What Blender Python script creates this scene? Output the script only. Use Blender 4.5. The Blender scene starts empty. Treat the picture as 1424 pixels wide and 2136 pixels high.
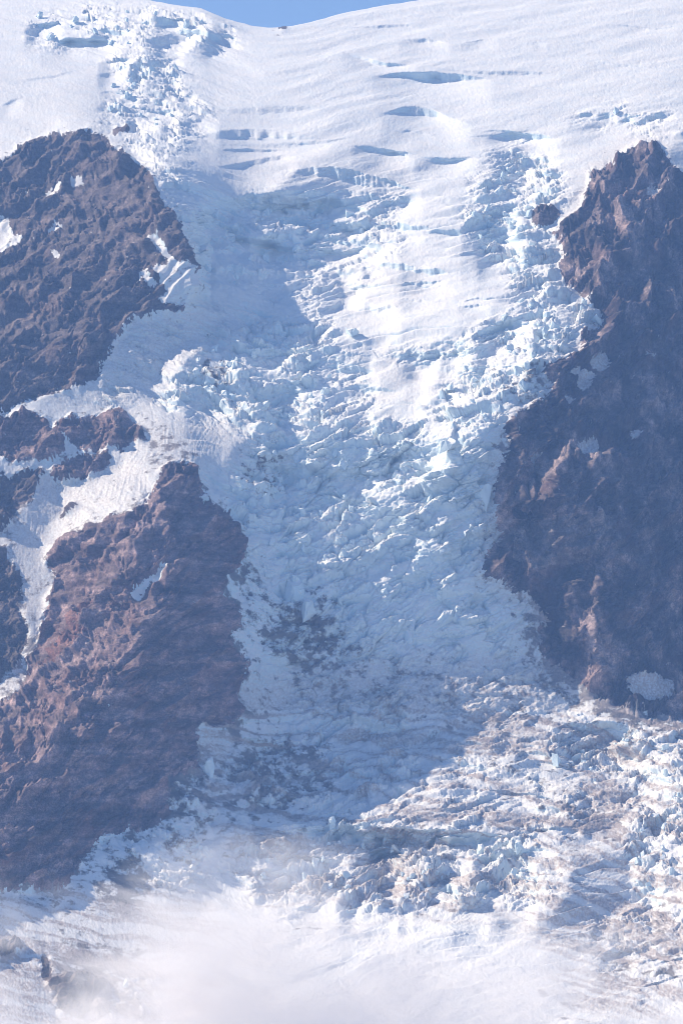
import bpy, math, random
import numpy as np
random.seed(7)
np.random.seed(7)
scene = bpy.context.scene

# ------------------------------------------------------------------ camera, sky, sun, exposure
W, H = 1424.0, 2136.0
FPX = 5600.0                                  # focal length in photo pixels (long telephoto)
PITCH = math.radians(3.0)
cam_data = bpy.data.cameras.new('camera')
cam = bpy.data.objects.new('camera', cam_data)
scene.collection.objects.link(cam)
scene.camera = cam
cam_data.sensor_fit = 'VERTICAL'
cam_data.sensor_height = 36.0
cam_data.lens = 36.0 * FPX / H
cam_data.clip_start = 10.0
cam_data.clip_end = 60000.0
cam.location = (0, 0, 0)
cam.rotation_euler = (math.radians(90) + PITCH, 0, 0)

AZ_BACK = math.radians(17.0)                  # the sun stands left and slightly beyond the face
sx = -math.cos(AZ_BACK); sy = math.sin(AZ_BACK); sz = 0.80
SUN = np.array([sx, sy, sz]); SUN /= np.linalg.norm(SUN)
SUN_EL = math.asin(SUN[2])
SUN_ROT = math.atan2(SUN[0], SUN[1])          # Nishita: 0 is +Y, turning towards +X

world = bpy.data.worlds.new('World')
scene.world = world
world.use_nodes = True
wn = world.node_tree.nodes
sky = wn.new('ShaderNodeTexSky')
sky.sky_type = 'NISHITA'
sky.sun_disc = False
sky.sun_elevation = SUN_EL
sky.sun_rotation = SUN_ROT
sky.altitude = 2500
sky.air_density = 1.0
sky.dust_density = 0.6
sky.ozone_density = 1.5
wn['Background'].inputs['Strength'].default_value = 0.094
world.node_tree.links.new(sky.outputs[0], wn['Background'].inputs[0])

sun_data = bpy.data.lights.new('sun', 'SUN')
sun_data.energy = 5.0
sun_data.angle = math.radians(0.5)
sun_data.color = (1.0, 0.855, 0.65)
sun = bpy.data.objects.new('sun', sun_data)
scene.collection.objects.link(sun)
from mathutils import Vector
sun.rotation_euler = Vector(SUN).to_track_quat('Z', 'Y').to_euler()

scene.view_settings.view_transform = 'Standard'
scene.view_settings.look = 'None'
scene.view_settings.gamma = 1.0
scene.view_settings.use_curve_mapping = False
scene.view_settings.exposure = 0.64
scene.render.engine = 'CYCLES'
scene.cycles.use_denoising = True
scene.cycles.filter_width = 1.0
scene.cycles.max_bounces = 8
scene.cycles.diffuse_bounces = 4
scene.cycles.volume_bounces = 6
scene.cycles.volume_step_rate = 2.0
scene.cycles.volume_max_steps = 128

HAZE = True
CLOUD = True

# ------------------------------------------------------------------ numeric helpers
def perlin(x, y, seed=0):
    rs = np.random.RandomState(seed + 11)
    p = rs.permutation(512)
    p = np.concatenate([p, p])
    a = rs.rand(512) * 2 * math.pi
    gxt, gyt = np.cos(a), np.sin(a)
    xi = np.floor(x).astype(np.int64); yi = np.floor(y).astype(np.int64)
    xf = x - xi; yf = y - yi
    u = xf * xf * xf * (xf * (xf * 6 - 15) + 10); v = yf * yf * yf * (yf * (yf * 6 - 15) + 10)
    def g(ix, iy, fx, fy):
        h = p[p[ix & 511] + (iy & 511)]
        return gxt[h] * fx + gyt[h] * fy
    n00 = g(xi, yi, xf, yf); n10 = g(xi + 1, yi, xf - 1, yf)
    n01 = g(xi, yi + 1, xf, yf - 1); n11 = g(xi + 1, yi + 1, xf - 1, yf - 1)
    return ((n00 * (1 - u) + n10 * u) * (1 - v) + (n01 * (1 - u) + n11 * u) * v) * 1.5

def fbm(x, y, octv, seed=0, gain=0.5, lac=2.03):
    s = 0; a = 1.0; n = 0
    for i in range(octv):
        s = s + a * perlin(x, y, seed + i * 17); n += a
        x = x * lac + 13.7; y = y * lac - 7.1; a *= gain
    return s / n

def ridged(x, y, octv, seed=0, gain=0.55, lac=2.05):
    s = 0; a = 1.0; n = 0; w = 1.0
    for i in range(octv):
        r = 1 - np.abs(perlin(x, y, seed + i * 23)) * 1.6
        r = np.clip(r, 0, 1) ** 2 * w
        s = s + a * r; n += a
        w = np.clip(r * 1.6, 0.25, 1)
        x = x * lac + 3.3; y = y * lac + 9.2; a *= gain
    return s / n

def worley(x, y, seed=0):
    """nearest jittered cell: height hash, tilt hashes, offset to the cell centre, F2-F1"""
    rs = np.random.RandomState(seed + 301)
    p = rs.permutation(1024); p = np.concatenate([p, p])
    jx = rs.rand(1024); jy = rs.rand(1024)
    h1 = rs.rand(1024); h2 = rs.rand(1024) * 2 - 1; h3 = rs.rand(1024) * 2 - 1
    xi = np.floor(x).astype(np.int64); yi = np.floor(y).astype(np.int64)
    best = np.full(x.shape, 9e9); sec = np.full(x.shape, 9e9)
    bid = np.zeros(x.shape, np.int64); bx = np.zeros(x.shape); by = np.zeros(x.shape)
    for ox in (-1, 0, 1):
        for oy in (-1, 0, 1):
            cx = xi + ox; cy = yi + oy
            h = p[p[cx & 1023] + (cy & 1023)]
            dx = x - (cx + 0.08 + 0.84 * jx[h]); dy = y - (cy + 0.08 + 0.84 * jy[h])
            d = dx * dx + dy * dy
            nb = d < best
            sec = np.where(nb, best, np.minimum(sec, d))
            best = np.where(nb, d, best)
            bid = np.where(nb, h, bid); bx = np.where(nb, dx, bx); by = np.where(nb, dy, by)
    return h1[bid], h2[bid], h3[bid], bx, by, np.sqrt(sec) - np.sqrt(best)

def inpoly(px, py, poly):
    poly = np.asarray(poly, float)
    x0, y0 = poly[:, 0].min(), poly[:, 1].min(); x1, y1 = poly[:, 0].max(), poly[:, 1].max()
    out = np.zeros(px.shape, bool)
    sel = (px >= x0) & (px <= x1) & (py >= y0) & (py <= y1)
    if not sel.any(): return out
    xs = px[sel]; ys = py[sel]; c = np.zeros(xs.shape, bool)
    n = len(poly); j = n - 1
    for i in range(n):
        xi, yi = poly[i]; xj, yj = poly[j]
        cond = ((yi > ys) != (yj > ys))
        if yi != yj:
            c ^= cond & (xs < (xj - xi) * (ys - yi) / (yj - yi) + xi)
        j = i
    out[sel] = c
    return out

def blur(a, r):
    """separable gaussian-like blur, r in cells"""
    r = max(1, int(round(r * 2.1 / STEP)))
    for _ in range(3):
        for ax in (0, 1):
            pad = [(0, 0), (0, 0)]; pad[ax] = (r + 1, r)
            b = np.cumsum(np.pad(a, pad, mode='edge'), axis=ax)
            n = a.shape[ax]
            hi = np.take(b, np.arange(2 * r + 1, 2 * r + 1 + n), axis=ax)
            lo = np.take(b, np.arange(0, n), axis=ax)
            a = (hi - lo) / (2 * r + 1)
    return a

def smooth(e0, e1, x):
    t = np.clip((x - e0) / (e1 - e0), 0, 1)
    return t * t * (3 - 2 * t)

# ------------------------------------------------------------------ survey grid of the mountain face
STEP = 1.62
xin = np.arange(-40, 1464 + STEP, STEP)
xl = -40 - np.cumsum(np.linspace(STEP, 16, 46)); xr = xin[-1] + np.cumsum(np.linspace(STEP, 16, 46))
cols = np.concatenate([xl[::-1], xin, xr])
NR = int((2136 + 120) / STEP)
SKYL = [(-600, -70), (0, -48), (150, -25), (240, -8), (310, 0), (350, 5), (420, 19), (470, 40), (520, 52), (560, 57), (600, 55),
        (650, 45), (712, 28), (800, 12), (890, 0), (1000, -14), (1200, -35), (1424, -60), (2100, -90)]
skx, sky_ = zip(*SKYL)
skyline = np.interp(cols, skx, sky_)
skyline = skyline + 1.2 * perlin(cols / 22.0, cols * 0 + .5, 5) + 2.5 * perlin(cols / 90.0, cols * 0 + .5, 6)
rows = np.arange(NR) * STEP
PX = np.repeat(cols[None, :], NR, 0)
PY = skyline[None, :] + rows[:, None]

# gradient of depth along the face: G = metres back per metre up, by row
gp = [(-80, 6.0), (20, 4.2), (60, 3.3), (200, 2.5), (380, 2.1), (640, 1.8), (760, 1.4), (900, 1.15), (980, .6), (1050, .5), (1340, .5),
      (1400, 1.0), (1480, 1.7), (1600, 2.3), (1700, 2.2), (1800, 2.0), (2000, 2.3), (2300, 2.6)]
def Gbase(py): return np.interp(py, [a for a, b in gp], [b for a, b in gp])
G = Gbase(PY)

# ------------------------------------------------------------------ outlines, surveyed from the photograph
R_UP = [(-700, 470), (-300, 420), (0, 325), (40, 312), (80, 290), (120, 280), (160, 271), (200, 268), (215, 280), (240, 305), (270, 325), (300, 345),
        (318, 375), (325, 400), (345, 430), (365, 455), (385, 490), (400, 510), (410, 540), (415, 590), (400, 610), (388, 645), (350, 640), (335, 652),
        (275, 660), (258, 685), (245, 700), (225, 745), (205, 760), (210, 790), (190, 800), (150, 812), (100, 820), (60, 835), (0, 862), (-300, 930), (-700, 1000)]
R_KNOB = [(-700, 1010), (-300, 945), (0, 866), (60, 862), (85, 872), (100, 882), (120, 905), (140, 918), (150, 930), (110, 955), (50, 962), (25, 962), (0, 952), (-700, 1100)]
R_SHELF = [(120, 900), (105, 885), (125, 868), (150, 870), (200, 864), (240, 852), (270, 862), (290, 885), (305, 910), (270, 925), (245, 938),
           (235, 925), (215, 935), (175, 940), (155, 925)]
R_LENS = [(95, 990), (108, 975), (150, 955), (175, 945), (215, 938), (235, 950), (232, 968), (200, 988), (160, 998), (112, 998)]
R_LEFT = [(-700, 1110), (0, 985), (30, 990), (60, 975), (85, 968), (100, 975), (82, 995), (70, 1040), (40, 1070), (15, 1090), (0, 1100), (-700, 1150)]
R_LEFT2 = [(-700, 1150), (0, 1135), (18, 1160), (45, 1200), (45, 1240), (35, 1265), (60, 1308), (62, 1325), (44, 1350), (45, 1378), (20, 1400), (0, 1420), (-700, 1600)]
R_LOW = [(350, 968), (385, 963), (415, 985), (425, 1030), (455, 1050), (480, 1060), (500, 1090), (510, 1140), (515, 1160), (490, 1180), (475, 1210), (465, 1240),
         (490, 1260), (508, 1278), (500, 1305), (488, 1310), (490, 1350), (515, 1370), (525, 1390), (500, 1430), (495, 1450), (515, 1465), (490, 1515), (450, 1510),
         (415, 1500), (408, 1550), (410, 1600), (380, 1612), (350, 1608), (358, 1660), (350, 1700), (330, 1722), (300, 1735), (240, 1735), (212, 1745), (190, 1772), (165, 1800),
         (150, 1830), (135, 1858), (60, 1850), (0, 1855), (-700, 1960), (-700, 1640), (0, 1462), (30, 1445), (55, 1432), (45, 1420), (60, 1398), (55, 1385), (60, 1370), (88, 1330), (85, 1300), (100, 1260),
         (105, 1240), (120, 1210), (125, 1195), (97, 1180), (95, 1158), (105, 1150), (150, 1110), (220, 1080), (290, 1058), (310, 1040), (315, 1010), (330, 985)]
R_RIGHT = [(1400, 335), (1385, 315), (1365, 300), (1335, 296), (1310, 305), (1280, 330), (1250, 350), (1222, 375), (1220, 400), (1215, 425), (1180, 455), (1160, 475), (1150, 490),
           (1175, 500), (1168, 520), (1165, 560), (1180, 590), (1200, 605), (1230, 630), (1262, 645), (1250, 680), (1215, 688), (1205, 700), (1208, 725), (1195, 742),
           (1170, 747), (1140, 757), (1128, 768), (1150, 800), (1140, 828), (1100, 848), (1060, 868), (1050, 890), (1058, 940), (1045, 975), (1030, 1000), (1025, 1012),
           (1030, 1060), (1040, 1100), (1045, 1120), (1025, 1140), (1010, 1152), (1005, 1170), (1010, 1200), (1040, 1213), (1080, 1235), (1110, 1255), (1140, 1280), (1150, 1298),
           (1122, 1300), (1125, 1340), (1112, 1358), (1145, 1385), (1170, 1400), (1200, 1425), (1240, 1450), (1290, 1470), (1320, 1482), (1424, 1505), (2100, 1620), (2100, 560), (1424, 372)]
R_OUT = [(1105, 440), (1130, 433), (1165, 437), (1163, 455), (1150, 470), (1120, 472), (1105, 462)]
R_SPECK = [(232, 272), (255, 263), (270, 262), (273, 270), (262, 277), (236, 279)]
R_LEDGE = [(330, 640), (350, 632), (375, 634), (388, 641), (380, 649), (352, 648)]
R_PEB = [(118, 1078), (140, 1058), (160, 1050), (167, 1056), (140, 1072), (122, 1082)]
R_FAR = [(575, 54), (590, 52), (600, 54), (595, 59), (582, 59)]
R_ISL1 = [(85, 1990), (100, 1985), (108, 2040), (140, 2030), (160, 2035), (215, 2040), (225, 2055), (200, 2075), (180, 2110), (130, 2112), (120, 2080), (90, 2040)]
R_ISL2 = [(195, 1840), (250, 1835), (290, 1860), (270, 1895), (230, 1885), (200, 1870)]
R_TOE = [(-500, 1990), (0, 1968), (22, 1956), (40, 1962), (52, 1978), (30, 1988), (0, 1994), (-500, 2060)]

# pale patches of old snow lying on the rock; (outline, label)
PATCH = [
    ([(43, 410), (52, 400), (65, 392), (75, 398), (68, 408), (50, 413)], 'small white snow scrap high on the left part of the upper left rock'),
    ([(88, 408), (105, 396), (118, 388), (135, 387), (150, 388), (135, 395), (115, 407), (98, 411)], 'thin snow scrap just left of the slanting one below the left rounded summit'),
    ([(148, 390), (152, 380), (165, 368), (176, 366), (170, 376), (158, 388)], 'short slanting snow scrap below the dark rounded summit of the left rock'),
    ([(-200, 480), (0, 455), (10, 453), (22, 462), (24, 485), (30, 492), (50, 497), (40, 508), (20, 522), (0, 528), (-200, 560)], 'wide snow patch on the far left side of the upper left rock'),
    ([(50, 494), (75, 497), (95, 480), (118, 466), (133, 463), (138, 470), (112, 482), (92, 494), (70, 499), (45, 512)], 'bright snow strip beside the wide snow patch on the upper left rock'),
    ([(98, 530), (108, 523), (120, 524), (125, 533), (108, 538)], 'tiny snow fleck alone in the middle of the upper left rock'),
    ([(190, 503), (200, 497), (209, 497), (205, 505), (194, 507)], 'tiny snow fleck at mid height of the upper left rock below the summit'),
    ([(306, 492), (318, 488), (330, 490), (342, 510), (355, 528), (368, 540), (385, 545), (400, 548), (408, 562), (413, 590), (398, 598), (402, 612), (388, 632), (350, 633), (322, 630), (328, 620), (345, 612), (335, 590), (325, 570), (315, 552), (330, 552), (348, 556), (350, 545), (335, 528), (318, 508)],
     'large forked snow patch at the right end of the upper left rock beside the icefall'),
    ([(286, 562), (300, 562), (312, 575), (325, 592), (322, 599), (308, 590), (296, 578)], 'slim snow tongue left of the large forked snow patch'),
    ([(278, 1258), (275, 1240), (285, 1225), (300, 1215), (318, 1200), (335, 1185), (352, 1174), (352, 1185), (345, 1196), (338, 1208), (318, 1220), (300, 1232), (292, 1250)],
     'bright narrow snow patch in the gully of the lower left red brown rock'),
    ([(420, 1030), (428, 1034), (440, 1042), (425, 1044), (418, 1040)], 'tiny snow fleck on the right flank of the lower left peak'),
    ([(1235, 742), (1248, 734), (1268, 732), (1282, 740), (1276, 752), (1262, 765), (1245, 768), (1232, 760)], 'round snow patch near the top of the shaded right wall'),
    ([(1190, 758), (1200, 752), (1208, 770), (1225, 775), (1243, 780), (1232, 795), (1220, 812), (1212, 822), (1205, 800), (1195, 785)], 'ragged snow streak left of and below the round patch on the right wall'),
    ([(1164, 820), (1178, 822), (1200, 835), (1198, 841), (1180, 836)], 'thin snow sliver at the left side of the shaded right wall'),
    ([(1205, 935), (1210, 918), (1225, 913), (1245, 915), (1252, 928), (1254, 945), (1240, 957), (1228, 945), (1215, 940)], 'dull snow patch above the lit brown knob of the right wall'),
    ([(1310, 905), (1325, 893), (1340, 897), (1332, 908), (1318, 912)], 'faint snow patch far right in the middle of the shaded wall'),
    ([(1338, 395), (1355, 392), (1378, 393), (1370, 404), (1352, 412), (1342, 404)], 'small ragged snow patch near the top of the right buttress'),
    ([(1308, 1405), (1330, 1404), (1370, 1408), (1405, 1412), (1402, 1440), (1375, 1458), (1335, 1467), (1318, 1450), (1310, 1425)], 'broad pale apron of snow at the foot of the right wall'),
    ([(1110, 948), (1122, 946), (1130, 962), (1120, 972), (1105, 970)], 'small lit snow cap on the ledge left of the brown knob'),
    ([(1028, 1000), (1050, 1002), (1085, 1004), (1082, 1008), (1050, 1007), (1030, 1006)], 'thin level snow ledge at the left edge of the right wall beside the ice cliff'),
    ([(1060, 890), (1085, 898), (1090, 908), (1075, 902)], 'narrow dull snow streak just right of the ice cliff top'),
    ([(1325, 700), (1338, 712), (1372, 755), (1368, 757), (1350, 735), (1330, 715)], 'fine slanting snow line high on the far right wall'),
]

def warp(seed, a1=7.0, a2=3.0):
    wx = a1 * perlin(PX / 34, PY / 34, seed) + a2 * perlin(PX / 9, PY / 9, seed + 1) + 1.6 * perlin(PX / 4.3, PY / 4.3, seed + 5)
    wy = a1 * perlin(PX / 34, PY / 34, seed + 2) + a2 * perlin(PX / 9, PY / 9, seed + 3) + 1.6 * perlin(PX / 4.3, PY / 4.3, seed + 6)
    return PX + wx, PY + wy
QX, QY = warp(40)
UX, UY = warp(60, 4.0, 3.6)

ROCKS = [
    ('rock_buttress', R_UP, 'broad dark rock buttress with a rounded summit at the upper left of the icefall', 'rock buttress'),
    ('rock_buttress', R_LOW, 'tall red brown rock buttress at lower left with a sharp peak', 'rock buttress'),
    ('rock_cliff', R_RIGHT, 'high shaded rock wall with a sunlit pointed summit on the right of the icefall', 'rock cliff'),
    ('rock_outcrop', R_KNOB, 'rounded brown rock knob at the left edge under the upper buttress', 'rock outcrop'),
    ('rock_outcrop', R_SHELF, 'rubbly brown rock shelf above the snow gully between the two left buttresses', 'rock outcrop'),
    ('rock_outcrop', R_LENS, 'lens shaped rock ridge lying in the snow gully under the rubbly shelf', 'rock outcrop'),
    ('rock_outcrop', R_LEFT, 'slanting dark rock rib at the left edge above the snow gully', 'rock outcrop'),
    ('rock_outcrop', R_LEFT2, 'dark scalloped rock wall at the left edge beside the narrow end of the snow gully', 'rock outcrop'),
    ('rock_outcrop', R_OUT, 'square dark rock showing through the ice left of the right summit', 'rock outcrop'),
    ('rock_outcrop', R_SPECK, 'small dark rock just right of the rounded left summit', 'rock outcrop'),
    ('rock_outcrop', R_LEDGE, 'dark rock ledge under the large forked snow patch', 'rock outcrop'),
    ('rock_outcrop', R_PEB, 'thin dark rock sliver alone in the middle of the lit snow gully', 'rock outcrop'),
    ('rock_outcrop', R_FAR, 'tiny brown rock on the skyline where snow meets blue sky', 'rock outcrop'),
    ('rock_outcrop', R_ISL1, 'dark jagged rock island showing through thin cloud at the bottom left', 'rock outcrop'),
    ('rock_outcrop', R_TOE, 'brown rock hump behind the cloud at the bottom left edge', 'rock outcrop'),
]
rag = fbm(PX / 26, PY / 26, 5, 301, .68) + .5 * fbm(PX / 7, PY / 7, 3, 307, .7)
cls = np.zeros(PX.shape, np.int32)            # 0 = snow and ice, 1.. = rocks, 101.. = snow patches
for i, r in enumerate(ROCKS):
    small = i >= 8
    m = inpoly(UX if small else QX, UY if small else QY, r[1])
    soft = blur(m.astype(float), 1.5 if small else 3.2)
    cls[soft + rag * (.5 if small else .85) > .5 + 0 * soft] = np.where((soft > .04)[soft + rag * (.5 if small else .85) > .5], i + 1, cls[soft + rag * (.5 if small else .85) > .5])
rockm = (cls > 0).astype(float)
rock_before = cls.copy()
for i, (poly, lab) in enumerate(PATCH):
    m = blur(inpoly(UX, UY, poly).astype(float), 2.0)
    cls[(m > .04) & (m + rag * .9 > .5) & (cls > 0) & (cls < 100)] = 101 + i
def largest_piece(code, fallback):
    """keep one connected piece of a small surveyed area"""
    ii, jj = np.nonzero(cls == code)
    if len(ii) == 0: return
    left = set(zip(ii.tolist(), jj.tolist())); best = set()
    while left:
        st = [left.pop()]; comp = set(st)
        while st:
            a, b_ = st.pop()
            for q_ in ((a + 1, b_), (a - 1, b_), (a, b_ + 1), (a, b_ - 1)):
                if q_ in left: left.remove(q_); comp.add(q_); st.append(q_)
        if len(comp) > len(best): best = comp
    for a, b_ in zip(ii.tolist(), jj.tolist()):
        if (a, b_) not in best: cls[a, b_] = fallback[a, b_]
for i in range(len(ROCKS)): largest_piece(i + 1, np.zeros(cls.shape, np.int32))
for i in range(len(PATCH)): largest_piece(101 + i, rock_before)
patchm = (cls > 100).astype(float)
rock_soft = blur(rockm, 2)
patch_soft = blur(patchm, 2)

# ------------------------------------------------------------------ which way each flank of the mountain faces: (outline, G, B); B>0 turns right
FLANK = [
    (R_UP, 1.0, .35), (R_KNOB, .9, 0), (R_SHELF, 1.2, 0), (R_LENS, .9, .3), (R_LEFT, .8, .3), (R_LEFT2, .6, .7), (R_OUT, .4, .3),
    (R_RIGHT, .45, .38), (R_ISL1, .5, .5), (R_ISL2, .5, .5), (R_TOE, 1., 0),
    # upper left rock: darker cap, lit ribs
    ([(100, 285), (200, 268), (250, 310), (300, 350), (200, 345), (130, 340), (60, 350), (0, 350), (0, 325)], .6, .7),
    ([(240, 530), (250, 545), (205, 590), (160, 625), (150, 615), (200, 570)], 1.2, -.8),
    ([(40, 690), (70, 655), (110, 615), (165, 600), (125, 670), (70, 700)], 1.2, -.6),
    ([(0, 400), (120, 420), (260, 430), (300, 460), (180, 520), (60, 600), (0, 640)], 1.3, -.05),
    ([(-300, 800), (-300, 660), (0, 580), (30, 560), (20, 640), (0, 700), (10, 790)], 1.2, -.6),
    ([(100, 760), (250, 560), (330, 600), (335, 650), (255, 690), (205, 790), (100, 820)], .5, .7),
    # lower left rock: lit west flank, shaded east wall
    ([(105, 1150), (220, 1080), (290, 1058), (325, 1000), (350, 968), (370, 965), (350, 1000), (350, 1060), (345, 1085), (300, 1110), (270, 1130), (240, 1185), (200, 1215), (150, 1260), (135, 1290), (100, 1350), (92, 1320), (125, 1270), (140, 1240), (135, 1200)], .9, -.75),
    ([(385, 963), (415, 985), (480, 1060), (515, 1160), (465, 1240), (505, 1280), (490, 1350), (525, 1390), (490, 1515), (415, 1500), (408, 1600), (355, 1610), (350, 1700), (240, 1735), (135, 1858), (-200, 1870), (-200, 1600), (0, 1555), (100, 1545), (150, 1500), (225, 1450), (258, 1390),
      (290, 1320), (340, 1250), (372, 1180), (395, 1115), (345, 1180), (275, 1255), (200, 1310), (130, 1330), (140, 1270), (200, 1225), (240, 1200), (270, 1140), (330, 1090), (350, 1060), (360, 1000)], .55, .75),
    ([(395, 1115), (372, 1180), (340, 1250), (290, 1320), (258, 1390), (225, 1450), (150, 1500), (100, 1545), (0, 1560), (-200, 1600), (-200, 1500), (0, 1462), (60, 1425), (100, 1380), (135, 1330), (200, 1310), (275, 1260), (300, 1230), (345, 1190), (370, 1140)], 1.1, -.55),
    ([(95, 1158), (125, 1170), (140, 1200), (125, 1250), (130, 1290), (95, 1340), (60, 1400), (45, 1420), (60, 1370), (88, 1330), (85, 1300), (120, 1210), (97, 1180)], .5, .9),
    ([(5, 1120), (60, 1118), (98, 1155), (122, 1200), (100, 1260), (85, 1300), (88, 1330), (60, 1370), (50, 1430), (0, 1462), (-200, 1500), (-100, 1440), (0, 1420), (45, 1378), (62, 1325), (45, 1240)], .8, 1.15),
    ([(40, 1085), (92, 1000), (120, 1010), (140, 1070), (90, 1105), (50, 1100)], 1.2, 1.1),
    ([(160, 1004), (232, 968), (245, 945), (262, 935), (255, 975), (200, 1010)], 1.2, 1.1),
    ([(-50, 1740), (0, 1710), (40, 1690), (35, 1720), (20, 1760), (25, 1790), (0, 1810)], 1.1, -.7),
    # right wall: lit west face under the summit, lit knob and ribs
    ([(1335, 296), (1300, 310), (1222, 375), (1215, 425), (1150, 490), (1165, 560), (1200, 605), (1250, 640), (1265, 600), (1285, 520), (1310, 450), (1330, 420), (1370, 380), (1385, 330)], .95, -.45),
    ([(1330, 420), (1424, 380), (1424, 700), (1300, 700), (1262, 645), (1270, 600), (1290, 520)], .4, .55),
    ([(1090, 1060), (1110, 1010), (1140, 975), (1175, 948), (1215, 945), (1240, 965), (1250, 1000), (1200, 1005), (1160, 1040), (1135, 1075), (1100, 1075)], 1.0, -.75),
    ([(1240, 965), (1262, 980), (1270, 1040), (1230, 1070), (1140, 1080), (1160, 1040), (1200, 1008)], .6, .1),
    ([(1065, 1110), (1130, 1085), (1230, 1060), (1275, 1070), (1285, 1130), (1230, 1160), (1120, 1190), (1070, 1170)], .55, -.05),
    ([(1195, 1190), (1285, 1138), (1262, 1180), (1250, 1245), (1240, 1270), (1205, 1310), (1188, 1338), (1182, 1320), (1215, 1250), (1235, 1200), (1215, 1185)], 1.2, -.9),
    ([(1262, 1180), (1285, 1138), (1350, 1200), (1340, 1300), (1290, 1400), (1200, 1400), (1190, 1338), (1240, 1270)], .5, .6),
    ([(1100, 880), (1125, 862), (1150, 868), (1145, 885), (1115, 895)], 1.0, -.8),
    ([(1355, 690), (1370, 900), (1345, 1100), (1380, 1300), (1400, 1480), (1560, 1500), (1560, 690)], .5, -.15),
    ([(1258, 690), (1262, 850), (1285, 1050), (1320, 1250), (1300, 1250), (1262, 1060), (1240, 850), (1235, 700)], .4, 1.2),
    # snow and ice
    ([(370, 115), (400, 122), (430, 130), (470, 104), (506, 89), (470, 72), (440, 56), (420, 82)], 1.6, 2.4),
    ([(330, 330), (400, 378), (470, 400), (480, 408), (440, 410), (390, 400), (350, 370)], 1.2, 1.6),
    ([(560, 400), (620, 350), (700, 350), (760, 365), (840, 385), (876, 402), (845, 425), (852, 452), (800, 455), (700, 420), (620, 420)], 1.3, 1.5),
    ([(440, 440), (560, 470), (640, 480), (750, 490), (832, 488), (836, 502), (740, 525), (680, 530), (600, 520), (500, 500)], 1.2, 1.1),
    ([(440, 560), (560, 560), (700, 560), (760, 555), (766, 592), (720, 622), (690, 650), (692, 690), (620, 680), (560, 650), (450, 640)], 1.3, 1.1),
    ([(640, 745), (700, 740), (782, 740), (770, 772), (740, 800), (772, 850), (758, 868), (790, 905), (740, 905), (690, 860), (650, 800)], 1.1, 1.2),
    ([(440, 640), (540, 655), (480, 668), (430, 690), (350, 740), (322, 800), (335, 835), (290, 850), (240, 855), (160, 850), (60, 845), (100, 822), (205, 795), (245, 702), (275, 662), (390, 645)], 1.0, 1.2),
    ([(345, 740), (430, 692), (500, 665), (500, 690), (430, 740), (380, 790), (330, 815), (318, 800)], 1.4, -.5),
    ([(400, 740), (470, 730), (490, 800), (500, 870), (420, 850), (350, 820)], .7, .8),
    ([(490, 920), (580, 900), (600, 1000), (560, 1060), (480, 1050), (450, 1000)], .6, .9),
    ([(440, 1010), (590, 1040), (700, 1080), (830, 1062), (905, 1050), (930, 1012), (962, 960), (955, 932), (1000, 905), (1022, 880), (1050, 900), (1052, 960), (1030, 1000), (1040, 1100), (1010, 1200), (1130, 1290), (1110, 1360), (900, 1385), (700, 1400), (560, 1400), (500, 1330), (510, 1150)], .62, .42),
    ([(700, 1385), (900, 1380), (1110, 1362), (1190, 1420), (1200, 1480), (1140, 1498), (1060, 1518), (960, 1533), (860, 1508), (760, 1470)], 1.15, .75),
    ([(880, 1520), (1060, 1525), (1140, 1505), (1280, 1520), (1424, 1560), (1424, 1640), (1300, 1660), (1100, 1650), (950, 1640)], 2.2, -.35),
    ([(1180, 1690), (1230, 1700), (1290, 1690), (1335, 1648), (1325, 1680), (1260, 1735), (1215, 1745), (1190, 1720)], 1.1, 1.3),
    ([(1180, 1770), (1310, 1775), (1308, 1830), (1330, 1880), (1250, 1920), (1150, 1912), (1180, 1860), (1190, 1810)], 1.2, 1.5),
    ([(1420, 1640), (1370, 1660), (1320, 1760), (1305, 1810), (1335, 1880), (1424, 1900), (1600, 1900), (1600, 1640)], 1.6, -.7),
    ([(1385, 300), (1424, 290), (1500, 300), (1500, 400), (1424, 372), (1400, 335)], .9, .9),
    ([(215, 278), (260, 285), (330, 325), (318, 355), (270, 325)], 1.3, .9),
    ([(-300, 1880), (135, 1862), (200, 1790), (300, 1770), (400, 1820), (455, 1870), (400, 1930), (500, 1990), (440, 2060), (360, 2140), (300, 2250), (-300, 2250)], .8, .8),
    ([(450, 1735), (560, 1738), (500, 1790), (540, 1850), (430, 1860), (300, 1800), (340, 1740), (415, 1620), (470, 1640)], 1.0, .8),
]
B = np.zeros(PX.shape)
# the valley snow inside the gully faces gently left, lit
for poly, g, b in [([(100, 985), (240, 930), (330, 880), (500, 880), (440, 980), (330, 985), (300, 1058), (150, 1110), (100, 1155), (20, 1090)], 1.5, -.45)] + FLANK:
    m = inpoly(QX, QY, poly)
    G[m] = g; B[m] = b
G = blur(G, 1.2); B = blur(B, 1.2)

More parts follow.
